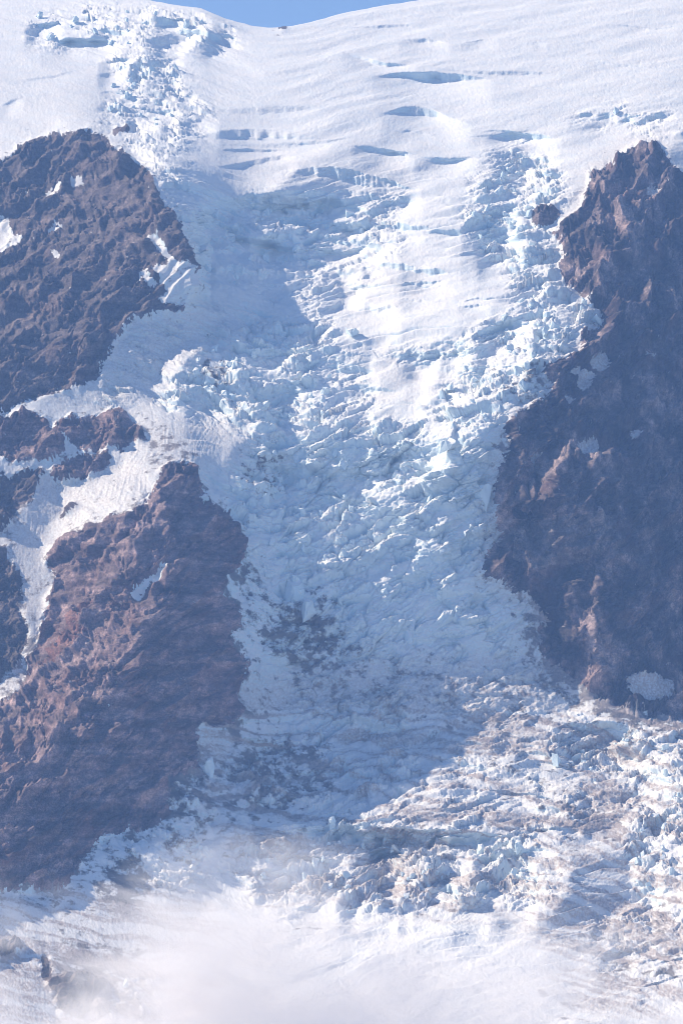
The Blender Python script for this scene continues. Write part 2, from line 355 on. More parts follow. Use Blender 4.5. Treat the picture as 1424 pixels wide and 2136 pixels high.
# ------------------------------------------------------------------ shape of the main masses: offsets in metres towards the camera (negative) at survey points
CP = []
def line(pts, step=45):
    for (x0, y0, v0), (x1, y1, v1) in zip(pts[:-1], pts[1:]):
        n = max(1, int(math.hypot(x1 - x0, y1 - y0) / step))
        for k in range(n):
            t = k / n; CP.append((x0 + (x1 - x0) * t, y0 + (y1 - y0) * t, v0 + (v1 - v0) * t))
    CP.append(pts[-1])
line([(560, -40, 0), (600, 200, 0), (700, 330, 0), (860, 430, 30), (880, 560, 30), (840, 700, 10), (860, 850, -20), (740, 1000, -70), (680, 1200, -90), (720, 1350, -60), (860, 1400, -30), (900, 1510, 100), (950, 1660, 10), (900, 1800, 0), (850, 2000, 0), (820, 2250, 0)], 90)
line([(450, 430, -30), (450, 560, 20), (400, 700, 20), (450, 800, -20), (530, 960, 40), (560, 1200, 40), (600, 1400, 10), (560, 1500, -20), (480, 1640, 0), (400, 1800, 20)], 70)
# upper left rock
line([(130, 290, -60), (200, 275, -70), (250, 320, -170), (305, 360, -400), (330, 420, -500), (385, 505, -540), (395, 580, -360), (330, 640, -270), (240, 700, -120), (190, 795, -60)], 45)
line([(430, 470, -10), (435, 560, 20), (420, 640, 10)], 45)
line([(-400, 420, 60), (0, 420, 0), (150, 450, -60), (230, 540, -140)], 80)
line([(-400, 760, -40), (0, 760, -60), (100, 700, -120)], 80)
# lower left rock
line([(370, 985, -130), (388, 1100, -330), (368, 1180, -760), (335, 1250, -880), (290, 1320, -860), (240, 1430, -780), (100, 1545, -640), (0, 1570, -680), (-400, 1660, -700)], 45)
line([(430, 1020, 50), (480, 1070, 30), (520, 1150, -10), (480, 1240, -120), (510, 1290, -150), (500, 1350, -140), (530, 1390, -140), (505, 1500, -120), (415, 1560, -120), (360, 1700, -100), (220, 1745, -60), (140, 1860, 0), (0, 1860, 0)], 45)
line([(330, 880, -60), (200, 960, -70), (100, 1080, -110), (60, 1200, -190), (80, 1330, -300), (20, 1430, -380)], 60)
line([(-60, 900, -120), (-60, 1050, -120), (-60, 1300, -180), (-400, 1200, -200)], 80)
# right wall
line([(1335, 300, -20), (1320, 420, -80), (1290, 560, -120), (1262, 640, -150), (1262, 760, 60), (1200, 860, 120), (1120, 1000, 130), (1080, 1150, 130), (1130, 1250, 100), (1200, 1420, 80), (1300, 1470, 60), (1424, 1500, 60), (1900, 1580, 0)], 60)
line([(1170, 470, -10), (1165, 560, -20), (1240, 650, -120), (1195, 740, -180), (1130, 800, -190), (1060, 860, -200), (1040, 960, -190), (1030, 1100, -70), (1000, 1200, -30), (1090, 1350, 0)], 45)
line([(1424, 420, 60), (1424, 700, 200), (1424, 1000, 220), (1424, 1250, 180), (1900, 900, 300)], 90)
line([(1130, 868, -200), (1215, 950, -300), (1165, 985, -390), (1105, 1045, -390), (1150, 1075, -340), (1250, 1040, -230), (1285, 1140, -330), (1225, 1220, -330), (1190, 1330, -270)], 60)
line([(1424, 1640, -120), (1330, 1760, -40), (1424, 1900, -60), (1424, 2100, -60), (1900, 1900, -200)], 80)
line([(760, 1490, 60), (1000, 1515, 110), (1180, 1485, 110)], 60)
line([(900, 1385, -40), (1090, 1365, -10)], 60)
line([(1200, 1750, 20), (1260, 1880, 40), (1180, 1950, 10)], 60)
line([(300, 50, -60), (420, 60, -60), (470, 110, 0), (300, 180, -30), (280, 260, -20)], 60)
line([(-400, 100, 0), (0, 150, 0), (0, 300, 0), (1000, 100, 0), (1424, 100, 0), (1900, 200, 0), (1424, 280, 0), (1100, 330, 0)], 110)
line([(-400, 2100, -160), (0, 1980, -110), (200, 1960, -40), (400, 1960, 60), (440, 2100, 60), (300, 2250, 20)], 90)
CP = np.array(CP, float)
d = np.hypot(CP[:, None, 0] - CP[None, :, 0], CP[:, None, 1] - CP[None, :, 1])
A = np.zeros((len(CP) + 3, len(CP) + 3)); A[:len(CP), :len(CP)] = -d - np.eye(len(CP)) * 4.0
Pm = np.c_[np.ones(len(CP)), CP[:, :2] / 1000]; A[:len(CP), len(CP):] = Pm; A[len(CP):, :len(CP)] = Pm.T
wts = np.linalg.solve(A, np.r_[CP[:, 2], 0, 0, 0])
ci = np.linspace(0, len(cols) - 1, 150).astype(int); ri = np.linspace(0, NR - 1, 190).astype(int)
cx = PX[np.ix_(ri, ci)].ravel(); cy = PY[np.ix_(ri, ci)].ravel()
v = -np.hypot(cx[:, None] - CP[None, :, 0], cy[:, None] - CP[None, :, 1]) @ wts[:len(CP)] + np.c_[np.ones(len(cx)), cx / 1000, cy / 1000] @ wts[len(CP):]
v = v.reshape(len(ri), len(ci))
tmp = np.array([np.interp(np.arange(len(cols)), ci, row) for row in v])
OFF = np.array([np.interp(np.arange(NR), ri, tmp[:, j]) for j in range(tmp.shape[1])]).T

# base depth per row, integrated upwards from the bottom
def pitch_e(py): return np.tan(PITCH + np.arctan((H / 2 - py) / FPX))
pyl = np.arange(2400, -140, -2.0)
Yl = [5200.0]
for a in pyl[:-1]:
    Yl.append(Yl[-1] + 2.0 * Yl[-1] / FPX * float(Gbase(a)))
Yl = np.array(Yl)
Y0 = np.interp(-PY, -pyl, Yl)
MPP = Y0 / FPX                                  # metres per photo pixel
Ybase = Y0 + OFF

# the flank directions bend the main masses (a screened Poisson solve)
dcol = np.gradient(PX, axis=1); drow = STEP
gx = np.gradient(Ybase, axis=1) / dcol; gy = np.gradient(Ybase, axis=0) / drow
# account for the skewed rows
sk = np.gradient(skyline) / np.gradient(cols)
gx = gx - gy * sk[None, :]
touched = np.zeros(PX.shape)
for poly, g, b in FLANK: touched[inpoly(PX, PY, poly)] = 1
touched = blur(touched, 4)
tx = (B * MPP - gx) * touched
ty = (-G * MPP - gy) * touched
lim = 4.0
tx = np.clip(tx, -lim, lim); ty = np.clip(ty, -lim, lim)
# solve on a mirrored uniform index grid
gu = tx * dcol; gv = (ty) * drow + 0 * tx
div = np.zeros(PX.shape)
div[:, 1:] += gu[:, 1:]; div[:, :-1] -= gu[:, 1:]
div[1:, :] += gv[1:, :]; div[:-1, :] -= gv[1:, :]
div = -div
def dct_solve(f, lam):
    n, m = f.shape
    F = np.concatenate([f, f[::-1]], 0); F = np.concatenate([F, F[:, ::-1]], 1)
    Fh = np.fft.rfft2(F)
    ky = 2 - 2 * np.cos(2 * np.pi * np.fft.fftfreq(2 * n)); kx = 2 - 2 * np.cos(2 * np.pi * np.fft.rfftfreq(2 * m))
    Dh = -Fh / (ky[:, None] + kx[None, :] + lam)
    return np.fft.irfft2(Dh, s=F.shape)[:n, :m]
DEF = dct_solve(-div, (STEP / 157.0) ** 2)
if np.sum(DEF * 1.0) != np.sum(DEF * 1.0): raise ValueError('solve')
# sign check: the solved field must follow the wanted slopes
cc = np.sum(np.gradient(DEF, axis=1) * gu)
if cc < 0: DEF = -DEF
YS = Ybase + DEF

# single crevasses and ice walls traced one by one: (upper lip polyline, height px, depth factor)
CREV = [
    ([(775, 163), (800, 156), (850, 150), (910, 151), (960, 155), (1000, 161), (1030, 168)], 22, 1.5),
    ([(712, 108), (760, 118), (800, 131), (870, 135)], 12, 1.2),
    ([(880, 140), (950, 147), (1030, 150), (1110, 148), (1200, 158)], 10, .9),
    ([(830, 82), (900, 80), (940, 90)], 10, 1.0), ([(960, 90), (1000, 82), (1040, 79)], 7, .8),
    ([(712, 58), (780, 53), (850, 50), (900, 60)], 8, .9),
    ([(1215, 122), (1270, 132), (1340, 138), (1400, 144)], 7, .8),
    ([(1270, 51), (1320, 52), (1380, 58), (1424, 48)], 7, .9), ([(1105, 86), (1140, 90)], 4, .7),
    ([(790, 238), (850, 222), (890, 222), (920, 236), (985, 262)], 22, 1.3),
    ([(385, 290), (450, 275), (520, 266), (560, 268), (690, 290)], 26, 1.0),
    ([(440, 300), (600, 300), (700, 296)], 9, .8),
    ([(730, 304), (780, 305), (830, 315), (865, 332)], 16, 1.3), ([(865, 326), (910, 330), (960, 328), (998, 326)], 12, 1.2),
    ([(440, 348), (500, 342), (560, 326), (600, 322), (660, 334)], 16, 1.2),
    ([(420, 230), (490, 228), (590, 220), (650, 222), (700, 238)], 18, .7),
    ([(470, 408), (560, 402), (650, 396), (720, 408), (800, 420)], 44, 1.2), ([(585, 356), (660, 344), (740, 356), (820, 374), (880, 404)], 32, 1.3), ([(680, 392), (740, 398), (800, 410), (852, 432)], 20, 1.2), ([(600, 486), (690, 478), (770, 476), (838, 492)], 38, 1.2), ([(360, 470), (410, 455), (470, 470)], 30, 1.0), ([(400, 560), (440, 545), (500, 560)], 26, 1.0),
    ([(520, 470), (600, 450), (700, 460), (780, 476)], 40, 1.0),
    ([(430, 560), (560, 548), (660, 542), (768, 562)], 46, 1.2),
    ([(760, 555), (830, 546), (900, 560), (960, 572)], 20, .9),
    ([(690, 640), (740, 628), (800, 634), (840, 640)], 22, 1.1), ([(430, 395), (380, 378), (330, 340)], 26, 1.0),
    ([(1010, 290), (1060, 275), (1120, 278), (1170, 290)], 24, 1.2),
    ([(1020, 352), (1080, 322), (1150, 326)], 26, 1.1), ([(960, 465), (1010, 440), (1060, 420), (1100, 440)], 34, 1.1),
    ([(985, 525), (1020, 470), (1060, 480), (1110, 500)], 36, .9), ([(860, 330), (900, 336), (1000, 330)], 8, 1),
    ([(980, 700), (1060, 655), (1120, 650)], 30, .8), ([(780, 745), (860, 735), (1000, 722), (1100, 700)], 26, 1.0),
    ([(500, 690), (560, 668), (620, 690)], 44, .9), ([(510, 720), (600, 716), (700, 730), (780, 742)], 40, 1.0),
    ([(540, 800), (600, 780), (680, 800)], 46, .9), ([(560, 910), (640, 900), (700, 925), (760, 920), (860, 935), (950, 930)], 60, 1.0),
    ([(780, 905), (860, 915), (930, 925)], 34, 1.0), ([(595, 965), (680, 975), (760, 960), (860, 985)], 40, .9),
    ([(600, 1040), (690, 1020), (780, 1050), (880, 1070)], 44, .9), ([(740, 1130), (820, 1128), (900, 1150), (1000, 1160)], 40, .7),
    ([(540, 1745), (620, 1728), (690, 1716), (760, 1722), (860, 1728), (980, 1732), (1090, 1742), (1150, 1755)], 40, 1.6),
    ([(560, 1800), (620, 1780), (680, 1790), (700, 1800)], 26, 1.0), ([(730, 1770), (770, 1755), (830, 1780), (880, 1790)], 30, 1.2),
    ([(990, 1790), (1060, 1775), (1080, 1770), (1120, 1800)], 30, 1.3), ([(830, 1870), (880, 1850), (930, 1860)], 30, 1.1),
    ([(1150, 1503), (1190, 1508), (1260, 1505), (1310, 1512), (1340, 1530)], 24, 1.4), ([(1160, 1545), (1200, 1540), (1270, 1548), (1330, 1565), (1400, 1590)], 34, 1.3),
    ([(1180, 1665), (1220, 1650), (1270, 1665), (1310, 1660)], 34, 1.1), ([(1160, 1700), (1210, 1710), (1260, 1735)], 26, 1.0),
    ([(860, 1585), (890, 1560), (905, 1545)], 20, .9), ([(1180, 240), (1270, 232), (1340, 240), (1424, 232)], 26, 1.1),
    ([(300, 55), (380, 38), (440, 40), (484, 58)], 16, .9), ([(300, 85), (360, 70), (430, 62)], 26, 1.0), ([(80, 88), (110, 75), (170, 80), (240, 84)], 18, 1.0),
    ([(0, 222), (30, 206), (52, 204)], 8, .8), ([(15, 172), (90, 160), (180, 144)], 6, .7), ([(370, 240), (420, 232), (460, 245)], 26, 1.),
]

# and the many shorter breaks between them, bowed downhill like the flow
CRZ = [  # outline, how many, length range, height range, dip of the arc ends in px per px
    ([(430, 660), (780, 690), (790, 900), (480, 900), (350, 830)], 26, (40, 130), (10, 30), .10),
    ([(460, 930), (960, 900), (1020, 1000), (1000, 1180), (520, 1180)], 34, (40, 150), (9, 28), .05),
    ([(540, 1180), (1000, 1180), (1050, 1340), (760, 1380), (580, 1300)], 20, (30, 110), (6, 18), .05),
    ([(960, 440), (1080, 330), (1180, 420), (1170, 560), (1050, 590)], 12, (30, 90), (8, 24), -.2),
    ([(800, 720), (1050, 660), (1220, 690), (1100, 830), (860, 880)], 22, (30, 120), (7, 24), -.15),
    ([(430, 410), (830, 410), (830, 500), (740, 640), (450, 600)], 20, (60, 200), (8, 26), .05),
    ([(680, 500), (960, 480), (1000, 640), (780, 700)], 8, (50, 140), (4, 10), -.05),
    ([(880, 1530), (1400, 1530), (1424, 1700), (1180, 1740), (940, 1660)], 30, (60, 200), (4, 13), .16),
    ([(520, 1770), (1150, 1760), (1130, 1890), (640, 1900)], 40, (30, 110), (7, 22), -.08),
    ([(480, 1740), (900, 1660), (1180, 1730), (700, 1730)], 14, (60, 200), (4, 9), -.1),
    ([(1330, 1720), (1424, 1650), (1424, 1880), (1330, 1860)], 14, (20, 70), (8, 24), -.3),
    ([(1180, 1940), (1424, 1870), (1424, 2060), (1240, 2020)], 20, (30, 120), (4, 12), -.25),
    ([(440, 1450), (860, 1480), (900, 1640), (480, 1700)], 22, (40, 140), (6, 18), -.05),
    ([(700, 1390), (1130, 1380), (1190, 1480), (900, 1510)], 14, (60, 180), (4, 9), .12),
    ([(60, 40), (440, 30), (480, 90), (100, 90)], 12, (30, 100), (6, 16), 0),
    ([(230, 120), (380, 120), (440, 240), (240, 260)], 12, (20, 80), (6, 16), -.1),
    ([(560, 260), (1100, 250), (1000, 330), (480, 330)], 7, (60, 200), (4, 9), 0),
]
r0 = random.Random(33)
for poly, cnt, (l0, l1), (h0, h1), bow in CRZ:
    xs = [p[0] for p in poly]; ys = [p[1] for p in poly]; n = 0
    while n < cnt:
        x = r0.uniform(min(xs), max(xs)); y = r0.uniform(min(ys), max(ys))
        if not inpoly(np.array([x]), np.array([y]), poly)[0]: continue
        n += 1; L = r0.uniform(l0, l1) / 2; tl = r0.uniform(-.12, .12) + bow; cv = r0.uniform(-.05, .22) * L
        CREV.append(([(x - L, y - tl * L + 0), (x - L * .4, y - cv - tl * L * .4), (x + L * .3, y - cv * .8 + tl * L * .3), (x + L, y + tl * L)], r0.uniform(h0, h1), r0.uniform(.8, 1.3)))
STEEP = np.zeros(PX.shape)
for pl, hgt, k in CREV:
    xs = np.array([p[0] for p in pl], float); ys = np.array([p[1] for p in pl], float)
    if xs[0] > xs[-1]: xs = xs[::-1]; ys = ys[::-1]
    j0, j1 = np.searchsorted(cols, [xs[0], xs[-1]])
    if j1 - j0 < 3: continue
    cxs = cols[j0:j1]
    lk = .3 if ys.mean() < 340 else (1.0 if ys.mean() < 1450 else .45)
    t = (cxs - xs[0]) / (xs[-1] - xs[0])
    # rounded polyline
    lip = np.interp(cxs, xs, ys); kk = max(3, len(lip) // 8); lp = np.pad(lip, kk, mode='edge')
    lip = np.convolve(lp, np.ones(2 * kk + 1) / (2 * kk + 1), 'valid')
    k = k * min(1.0, (xs[-1] - xs[0]) / (5.5 * hgt))
    lip_s = lip.copy(); hs = hgt * .8 * (.5 - .5 * np.cos(2 * np.pi * np.clip(t, 0, 1))) ** .75
    lip = lip + lk * (3.2 * perlin(cxs / 26, cxs * 0 + hgt + .3, 71) + 1.6 * perlin(cxs / 9, cxs * 0 + hgt, 72) + .8 * perlin(cxs / 4, cxs * 0 + hgt, 74))
    hh = hgt * (.5 - .5 * np.cos(2 * np.pi * np.clip(t, 0, 1))) ** .6 * (1 + .35 * perlin(cxs / 22, cxs * 0 + k, 73)) * .8
    i0 = max(0, int((lip.min() - skyline[j0:j1].max() - 3) / STEP)); i1 = min(NR, int((lip.max() - skyline[j0:j1].min() + hgt * 5) / STEP) + 2)
    if i1 - i0 < 3: continue
    r = (PY[i0:i1, j0:j1] - lip[None, :]) / np.maximum(hh, 1.0)[None, :]
    g = np.maximum(G[i0:i1, j0:j1], 1.0) * (.75 if ys.mean() < 340 else .95)
    r2 = (PY[i0:i1, j0:j1] - lip_s[None, :]) / hgt
    up = np.clip(r, 0, 1); dec = 1 - smooth(.8, 5.0, r2)
    STEEP[i0:i1, j0:j1] += np.where(r > 0, up * dec, 0) * hs[None, :] * g * k
STEEP *= 1 - rock_soft
YS = YS + STEEP * MPP

# ------------------------------------------------------------------ to world space
def to_world(px, py, Y):
    xc = (px - W / 2) / FPX; zc = (H / 2 - py) / FPX
    cp, sp = math.cos(PITCH), math.sin(PITCH)
    dy = cp - zc * sp; dz = sp + zc * cp
    return np.stack([xc / dy * Y, Y, dz / dy * Y], -1)
P = to_world(PX, PY, YS)
def normals(P):
    a = np.gradient(P, axis=1); b = np.gradient(P, axis=0)
    n = np.cross(a, -b); n = -n
    n /= np.linalg.norm(n, axis=-1, keepdims=True) + 1e-9
    flip = n[..., 1:2] > 0
    # the face looks at the camera: y component negative or z positive
    n = np.where((n[..., 1:2] * -1 + n[..., 2:3]) < 0, -n, n)
    return n
Ps = np.stack([blur(P[..., k], 5) for k in range(3)], -1)
N = normals(Ps)
# arc-length coordinates across the face in metres
T = np.cumsum(np.linalg.norm(np.diff(Ps, axis=0, prepend=Ps[:1]), axis=-1), axis=0)
Th = T.copy()
rb = int(170 / STEP)
for _ in range(2):
    cs = np.cumsum(np.pad(Th, ((0, 0), (rb + 1, rb)), mode='edge'), axis=1)
    Th = (cs[:, 2 * rb + 1:] - cs[:, :-2 * rb - 1]) / (2 * rb + 1)
T = T.mean(axis=1, keepdims=True) * 0.5 + Th * 0.5
S = PX * 1.25
TS = np.repeat(T.mean(axis=1, keepdims=True), PX.shape[1], 1)

# ------------------------------------------------------------------ how broken the ice is
def field(items, r, base=0.0):
    f = np.full(PX.shape, base)
    for poly, val in items:
        f[inpoly(QX, QY, poly)] = val
    return blur(f, r)
chaos = field([
    ([(50, 60), (110, 30), (180, 12), (300, 15), (420, 30), (480, 50), (495, 85), (440, 105), (330, 100), (230, 95), (80, 98)], .55),
    ([(225, 115), (340, 120), (390, 140), (385, 190), (450, 235), (420, 262), (330, 262), (215, 262), (225, 215), (290, 200), (235, 150)], .75),
    ([(200, 262), (420, 262), (380, 310), (420, 380), (480, 410), (840, 400), (850, 500), (760, 600), (690, 690), (440, 660), (400, 600), (405, 520), (360, 440), (300, 330)], .42),
    ([(420, 430), (800, 430), (830, 500), (560, 500), (420, 600), (400, 500)], .7),
    ([(560, 350), (800, 360), (870, 400), (700, 400), (560, 390)], .1),
    ([(480, 500), (600, 525), (760, 540), (680, 640), (560, 640), (430, 620)], .38),
    ([(320, 350), (400, 400), (480, 430), (500, 560), (470, 620), (400, 600), (415, 540), (360, 450)], .7),
    ([(960, 440), (1000, 340), (1090, 300), (1150, 340), (1180, 400), (1160, 480), (1170, 560), (1180, 600), (1250, 640), (1245, 690), (1205, 700), (1200, 745), (1130, 765), (1150, 820), (1060, 870), (1055, 950), (1030, 1010), (990, 900), (900, 880), (860, 880),
      (940, 800), (980, 740), (780, 745), (1000, 690), (1060, 650), (1080, 590), (1000, 520)], .85),
    ([(1180, 240), (1270, 225), (1424, 240), (1500, 280), (1380, 290), (1230, 262)], .5),
    ([(240, 700), (330, 660), (440, 655), (340, 740), (320, 800), (330, 850), (200, 850), (240, 760)], .42),
    ([(420, 700), (500, 665), (640, 680), (760, 730), (760, 800), (790, 880), (1000, 900), (1040, 1000), (1040, 1110), (1000, 1200), (960, 1380), (700, 1400), (520, 1400), (500, 1100), (430, 1000), (560, 910), (480, 890), (330, 850), (330, 800)], 1.0),
    ([(650, 745), (780, 745), (730, 800), (750, 880), (680, 850)], .3),
    ([(330, 740), (430, 690), (480, 675), (400, 760), (330, 810)], .3),
    ([(640, 1150), (1000, 1180), (1050, 1280), (1000, 1350), (760, 1370), (660, 1300)], .75),
    ([(1010, 1205), (1080, 1230), (1120, 1330), (1080, 1370), (1000, 1350)], .8),
    ([(560, 1400), (780, 1370), (1100, 1370), (1190, 1430), (1200, 1490), (900, 1520), (640, 1450), (560, 1480)], .34),
    ([(600, 1440), (840, 1460), (860, 1560), (900, 1640), (700, 1680), (480, 1700), (420, 1640), (520, 1560)], .8),
    ([(420, 1500), (560, 1450), (640, 1470), (560, 1560), (430, 1570)], .05),
    ([(520, 1300), (600, 1440), (520, 1480), (500, 1420)], .15),
    ([(860, 1520), (1150, 1500), (1424, 1530), (1500, 1700), (1330, 1700), (1180, 1740), (900, 1650)], .36),
    ([(1140, 1500), (1424, 1520), (1424, 1640), (1240, 1610), (1150, 1560)], .75),
    ([(460, 1730), (640, 1700), (930, 1650), (1180, 1740), (1100, 1745), (700, 1720), (540, 1760), (480, 1800)], .32),
    ([(480, 1790), (700, 1720), (1100, 1740), (1170, 1800), (1150, 1880), (900, 1890), (600, 1900), (500, 1850)], .95),
    ([(1300, 1800), (1330, 1700), (1424, 1640), (1600, 1640), (1600, 1900), (1340, 1880)], .7),
    ([(1180, 1940), (1424, 1860), (1600, 1900), (1600, 2100), (1424, 2060), (1250, 2020)], .38),
    ([(170, 1760), (420, 1600), (460, 1720), (460, 1850), (300, 1850)], .6),
    ([(200, 2050), (330, 2030), (330, 2136), (100, 2136)], .5),
], 6, 0.035)
chaos *= 1 - rock_soft
chaos *= .3 + .85 * smooth(-.32, .3, fbm(PX / 85, PY / 55, 3, 205))

# ------------------------------------------------------------------ relief, pushed out along the surface normal
disp = np.zeros(PX.shape)
shx = np.zeros(PX.shape)
# rock: broad ribs, strata falling to the lower left, fluted gullies, rubble
ang = math.radians(38)
ru = (PX * math.cos(ang) - PY * math.sin(ang)) * 1.25; rv = (PX * math.sin(ang) + PY * math.cos(ang)) * 1.25
wob = 30 * fbm(PX / 90, PY / 90, 3, 90)
wob2 = 16 * fbm(PX / 30, PY / 30, 3, 92)
strata = ridged(ru / 300, (rv + wob) / 60, 4, 70)
ribs = ridged((PX * 1.25 + .3 * PY + wob + wob2) / 78, (PY * 1.25 + wob) / 210, 5, 80, .5)
lumps = fbm(PX * 1.25 / 60 + wob / 60, PY * 1.25 / 60, 5, 95, .5)
crag = smooth(-.12, .22, fbm(PX / 62 + 3, PY / 48, 4, 97))
phl = (rv + wob + wob2 * .6) / 46
fl = phl - np.floor(phl)
ledge = np.where(fl < .8, fl / .8, (1 - fl) / .2) * smooth(-.05, .35, perlin(ru / 130, np.floor(phl) * 3.7, 78))
wa = worley((ru + wob) / 30, (rv + wob2) / 17, 12)
wb = worley((ru + wob2) / 12, (rv + wob * .3) / 8, 13)
facet = (wa[0] - .5) * 9 + (wa[1] * wa[3] + wa[2] * wa[4]) * 8
facet2 = (wb[0] - .5) * 4.6 + (wb[1] * wb[3] + wb[2] * wb[4]) * 4.5
wc = worley((ru + wob2) / 6.2, (rv + wob2 * .3) / 4.6, 14)
facet2 = facet2 + (wc[0] - .5) * 2.6 + (wc[1] * wc[3] + wc[2] * wc[4]) * 2.6
rightw = smooth(1000, 1060, PX)
upw = inpoly(PX, PY, R_UP).astype(float)
ribw = np.where(PX > 900, 1.5, .6) * (1 - .6 * upw)
gul = ridged((PX * 1.25 + .5 * PY + 2 * wob) / 150 + 5, (PY * 1.25 - .2 * PX + wob) / 190, 3, 83, .45)
rock_rel = gul * (36 + 22 * rightw) + strata * (15 + 3 * upw) + ribs * 24 * ribw + lumps * (5 + 10 * rightw) + ledge * (20 - 2 * rightw) + (facet + facet2) * (.06 + .62 * crag) - 14
def cracks(u_, v_, w_, seed):
    return 1 - smooth(0, w_, np.abs(perlin(u_, v_, seed)))
ck = cracks((PX + wob * .35 + wob2 * .3) / 44, (PY + wob) / 150, .085, 401) + .7 * cracks((PX + wob2 * .5) / 19, (PY + wob2) / 60, .11, 402)
cd = cracks((ru + wob) / 190, (rv + wob2 * .7) / 40, .085, 403) + .6 * cracks((ru + wob2) / 80, (rv + wob2 * .5) / 19, .1, 404)
rock_rel -= (ck * (4 + 13 * rightw) + cd * (12 - 2 * rightw)) * (.35 + .65 * crag)
sharp = ridged(PX * 1.25 / 38 + wob / 50, PY * 1.25 / 34, 5, 405, .6)
rock_rel += (sharp - .4) * (5 + 9 * crag)
rock_rel += fbm(PX / 16, PY / 16, 4, 99, .62) * (1.6 + 5.0 * crag)
disp += rock_rel * rock_soft * (1 - patch_soft)
disp += (strata * 14 + lumps * 8 - 5) * patch_soft
disp += 5.0 * patch_soft * (1 - smooth(0, .95, 1 - patch_soft))
# ice: tilted blocks of several sizes, shattered in the icefall
iw = 16 * fbm(PX / 70, PY / 70, 3, 21)
SX = S + iw; TY = T + iw * .7
bend = 22 * perlin(PX / 120, PY / 160, 31)
c = np.clip(chaos, 0, 1)
w1 = worley(SX / 74, (TY + bend) / 52, 1)
w2 = worley(SX / 31, (TY + bend) / 24, 2)
w3 = worley(SX / 14, (TY + bend * .5) / 11, 3)
w4 = worley(SX / 7.5, TY / 6.5, 4)
w5 = worley(SX / 4.6, TY / 4.2, 5)
def blocks(w, h, tl, gr, gw):
    return (w[0] - .5) * h + (w[1] * w[3] + w[2] * w[4]) * tl - gr * (1 - smooth(0, gw, w[5]))
ice = blocks(w1, 34, 34, 10, .14) * c ** 1.3 + blocks(w2, 9, 10, 4, .16) * c + blocks(w3, 4.2, 4.8, 2.0, .2) * np.clip(c * 1.15, 0, 1) + blocks(w4, 2.2, 2.6, .9, .25) * np.clip(c * 1.3, 0, 1) + blocks(w5, 1.1, 1.4, .4, .3) * np.clip(c * 1.5, 0, 1)
ice += 15 * fbm(S / 60, T / 34, 4, 33, .5) * c + 26 * fbm(S / 190, T / 110, 2, 36) * np.clip(c * 1.5, 0, 1)
ice += 2.2 * fbm(S / 9, T / 7, 2, 35) * c
# transverse steps: crevasse walls facing down the slope
def steps(period, amp, seed, wseed, sharp=.16):
    ph = (TS + 60 * fbm(PX / 210, PY / 160, 3, wseed) + .00045 * (PX - 700) ** 2 * .3) / period
    f = ph - np.floor(ph)
    saw = np.where(f < sharp, f / sharp, 1 - (f - sharp) / (1 - sharp))      # slow rise, quick drop
    pick = smooth(.0, .35, perlin(PX / 150 + 9, ph * .9, seed))
    return (saw - .5) * amp * pick
icem = 1 - rock_soft
midz = smooth(330, 420, PY) * (1 - smooth(900, 1000, PY)) * smooth(330, 450, PX)
lowz = smooth(1480, 1560, PY) * smooth(430, 520, PX)
disp += steps(74, 17, 51, 52) * midz * icem * (1 - .5 * c)
disp += steps(60, 12, 53, 54) * lowz * icem
disp += ice * icem
# wind-worked snow: soft rolls and fine sun cups
roll = fbm(S / 260, T / 190, 2, 61) * 14 + fbm(S / 80, T / 55, 3, 62) * 2.2
cups = fbm(S / 11, T / 14, 2, 63) * .8 + ridged(S / 6.5, T / 26, 2, 64) * .9
hi = 1 - smooth(300, 420, PY)
disp += (roll * (1 - .45 * hi) + cups * (1 - .5 * c)) * icem
# melt grooves running down the gully and the lower glacier
gm = field([([(20, 1080), (100, 985), (240, 935), (320, 880), (480, 880), (430, 990), (320, 985), (300, 1060), (150, 1110), (100, 1160)], 1.0)], 5)
disp += gm * 2.0 * smooth(-.5, .3, fbm(PX / 50, PY / 50, 2, 59)) * (ridged((PX + PY * .33 + 14 * perlin(PX / 60, PY / 60, 65)) / 9, PY / 70 + PX / 300, 2, 68) - .4) * icem
lg = smooth(1500, 1600, PY) * icem
disp += lg * ridged((S * .42 - T * .5 + 20 * fbm(PX / 50, PY / 50, 2, 69)) / 11, (S * .5 + T * .3) / 50, 3, 66) * 3.2 * smooth(420, 560, PX) * smooth(-.3, .3, fbm(PX / 70, PY / 50, 2, 58))
fan = field([([(700, 1400), (900, 1380), (1120, 1370), (1200, 1480), (960, 1530), (760, 1470)], 1.0)], 6)
disp += fan * ridged((S * .8 - T * .25) / 22, (T + S * .4) / 80, 3, 67) * 4

disp *= smooth(0, 14, rows)[:, None] * .8 + .2
PF = P + N * disp[..., None]
# keep the traced outlines where the photograph has them: undo the sideways and vertical drift of broad relief
low = blur(disp, 9)
drift = N * low[..., None]
PF[..., 0] -= drift[..., 0] * .7; PF[..., 2] -= drift[..., 2] * .7

# back side: the snow falls away behind the skyline
back = []
for k, (dyb, dzb) in enumerate([(60, 4), (200, -10), (600, -120), (1600, -700), (3000, -1900)]):
    q = PF[0].copy(); q[:, 1] += dyb; q[:, 2] += dzb; back.append(q)
VG = np.concatenate([np.array(back)[::-1], PF], 0)
nb = len(back)
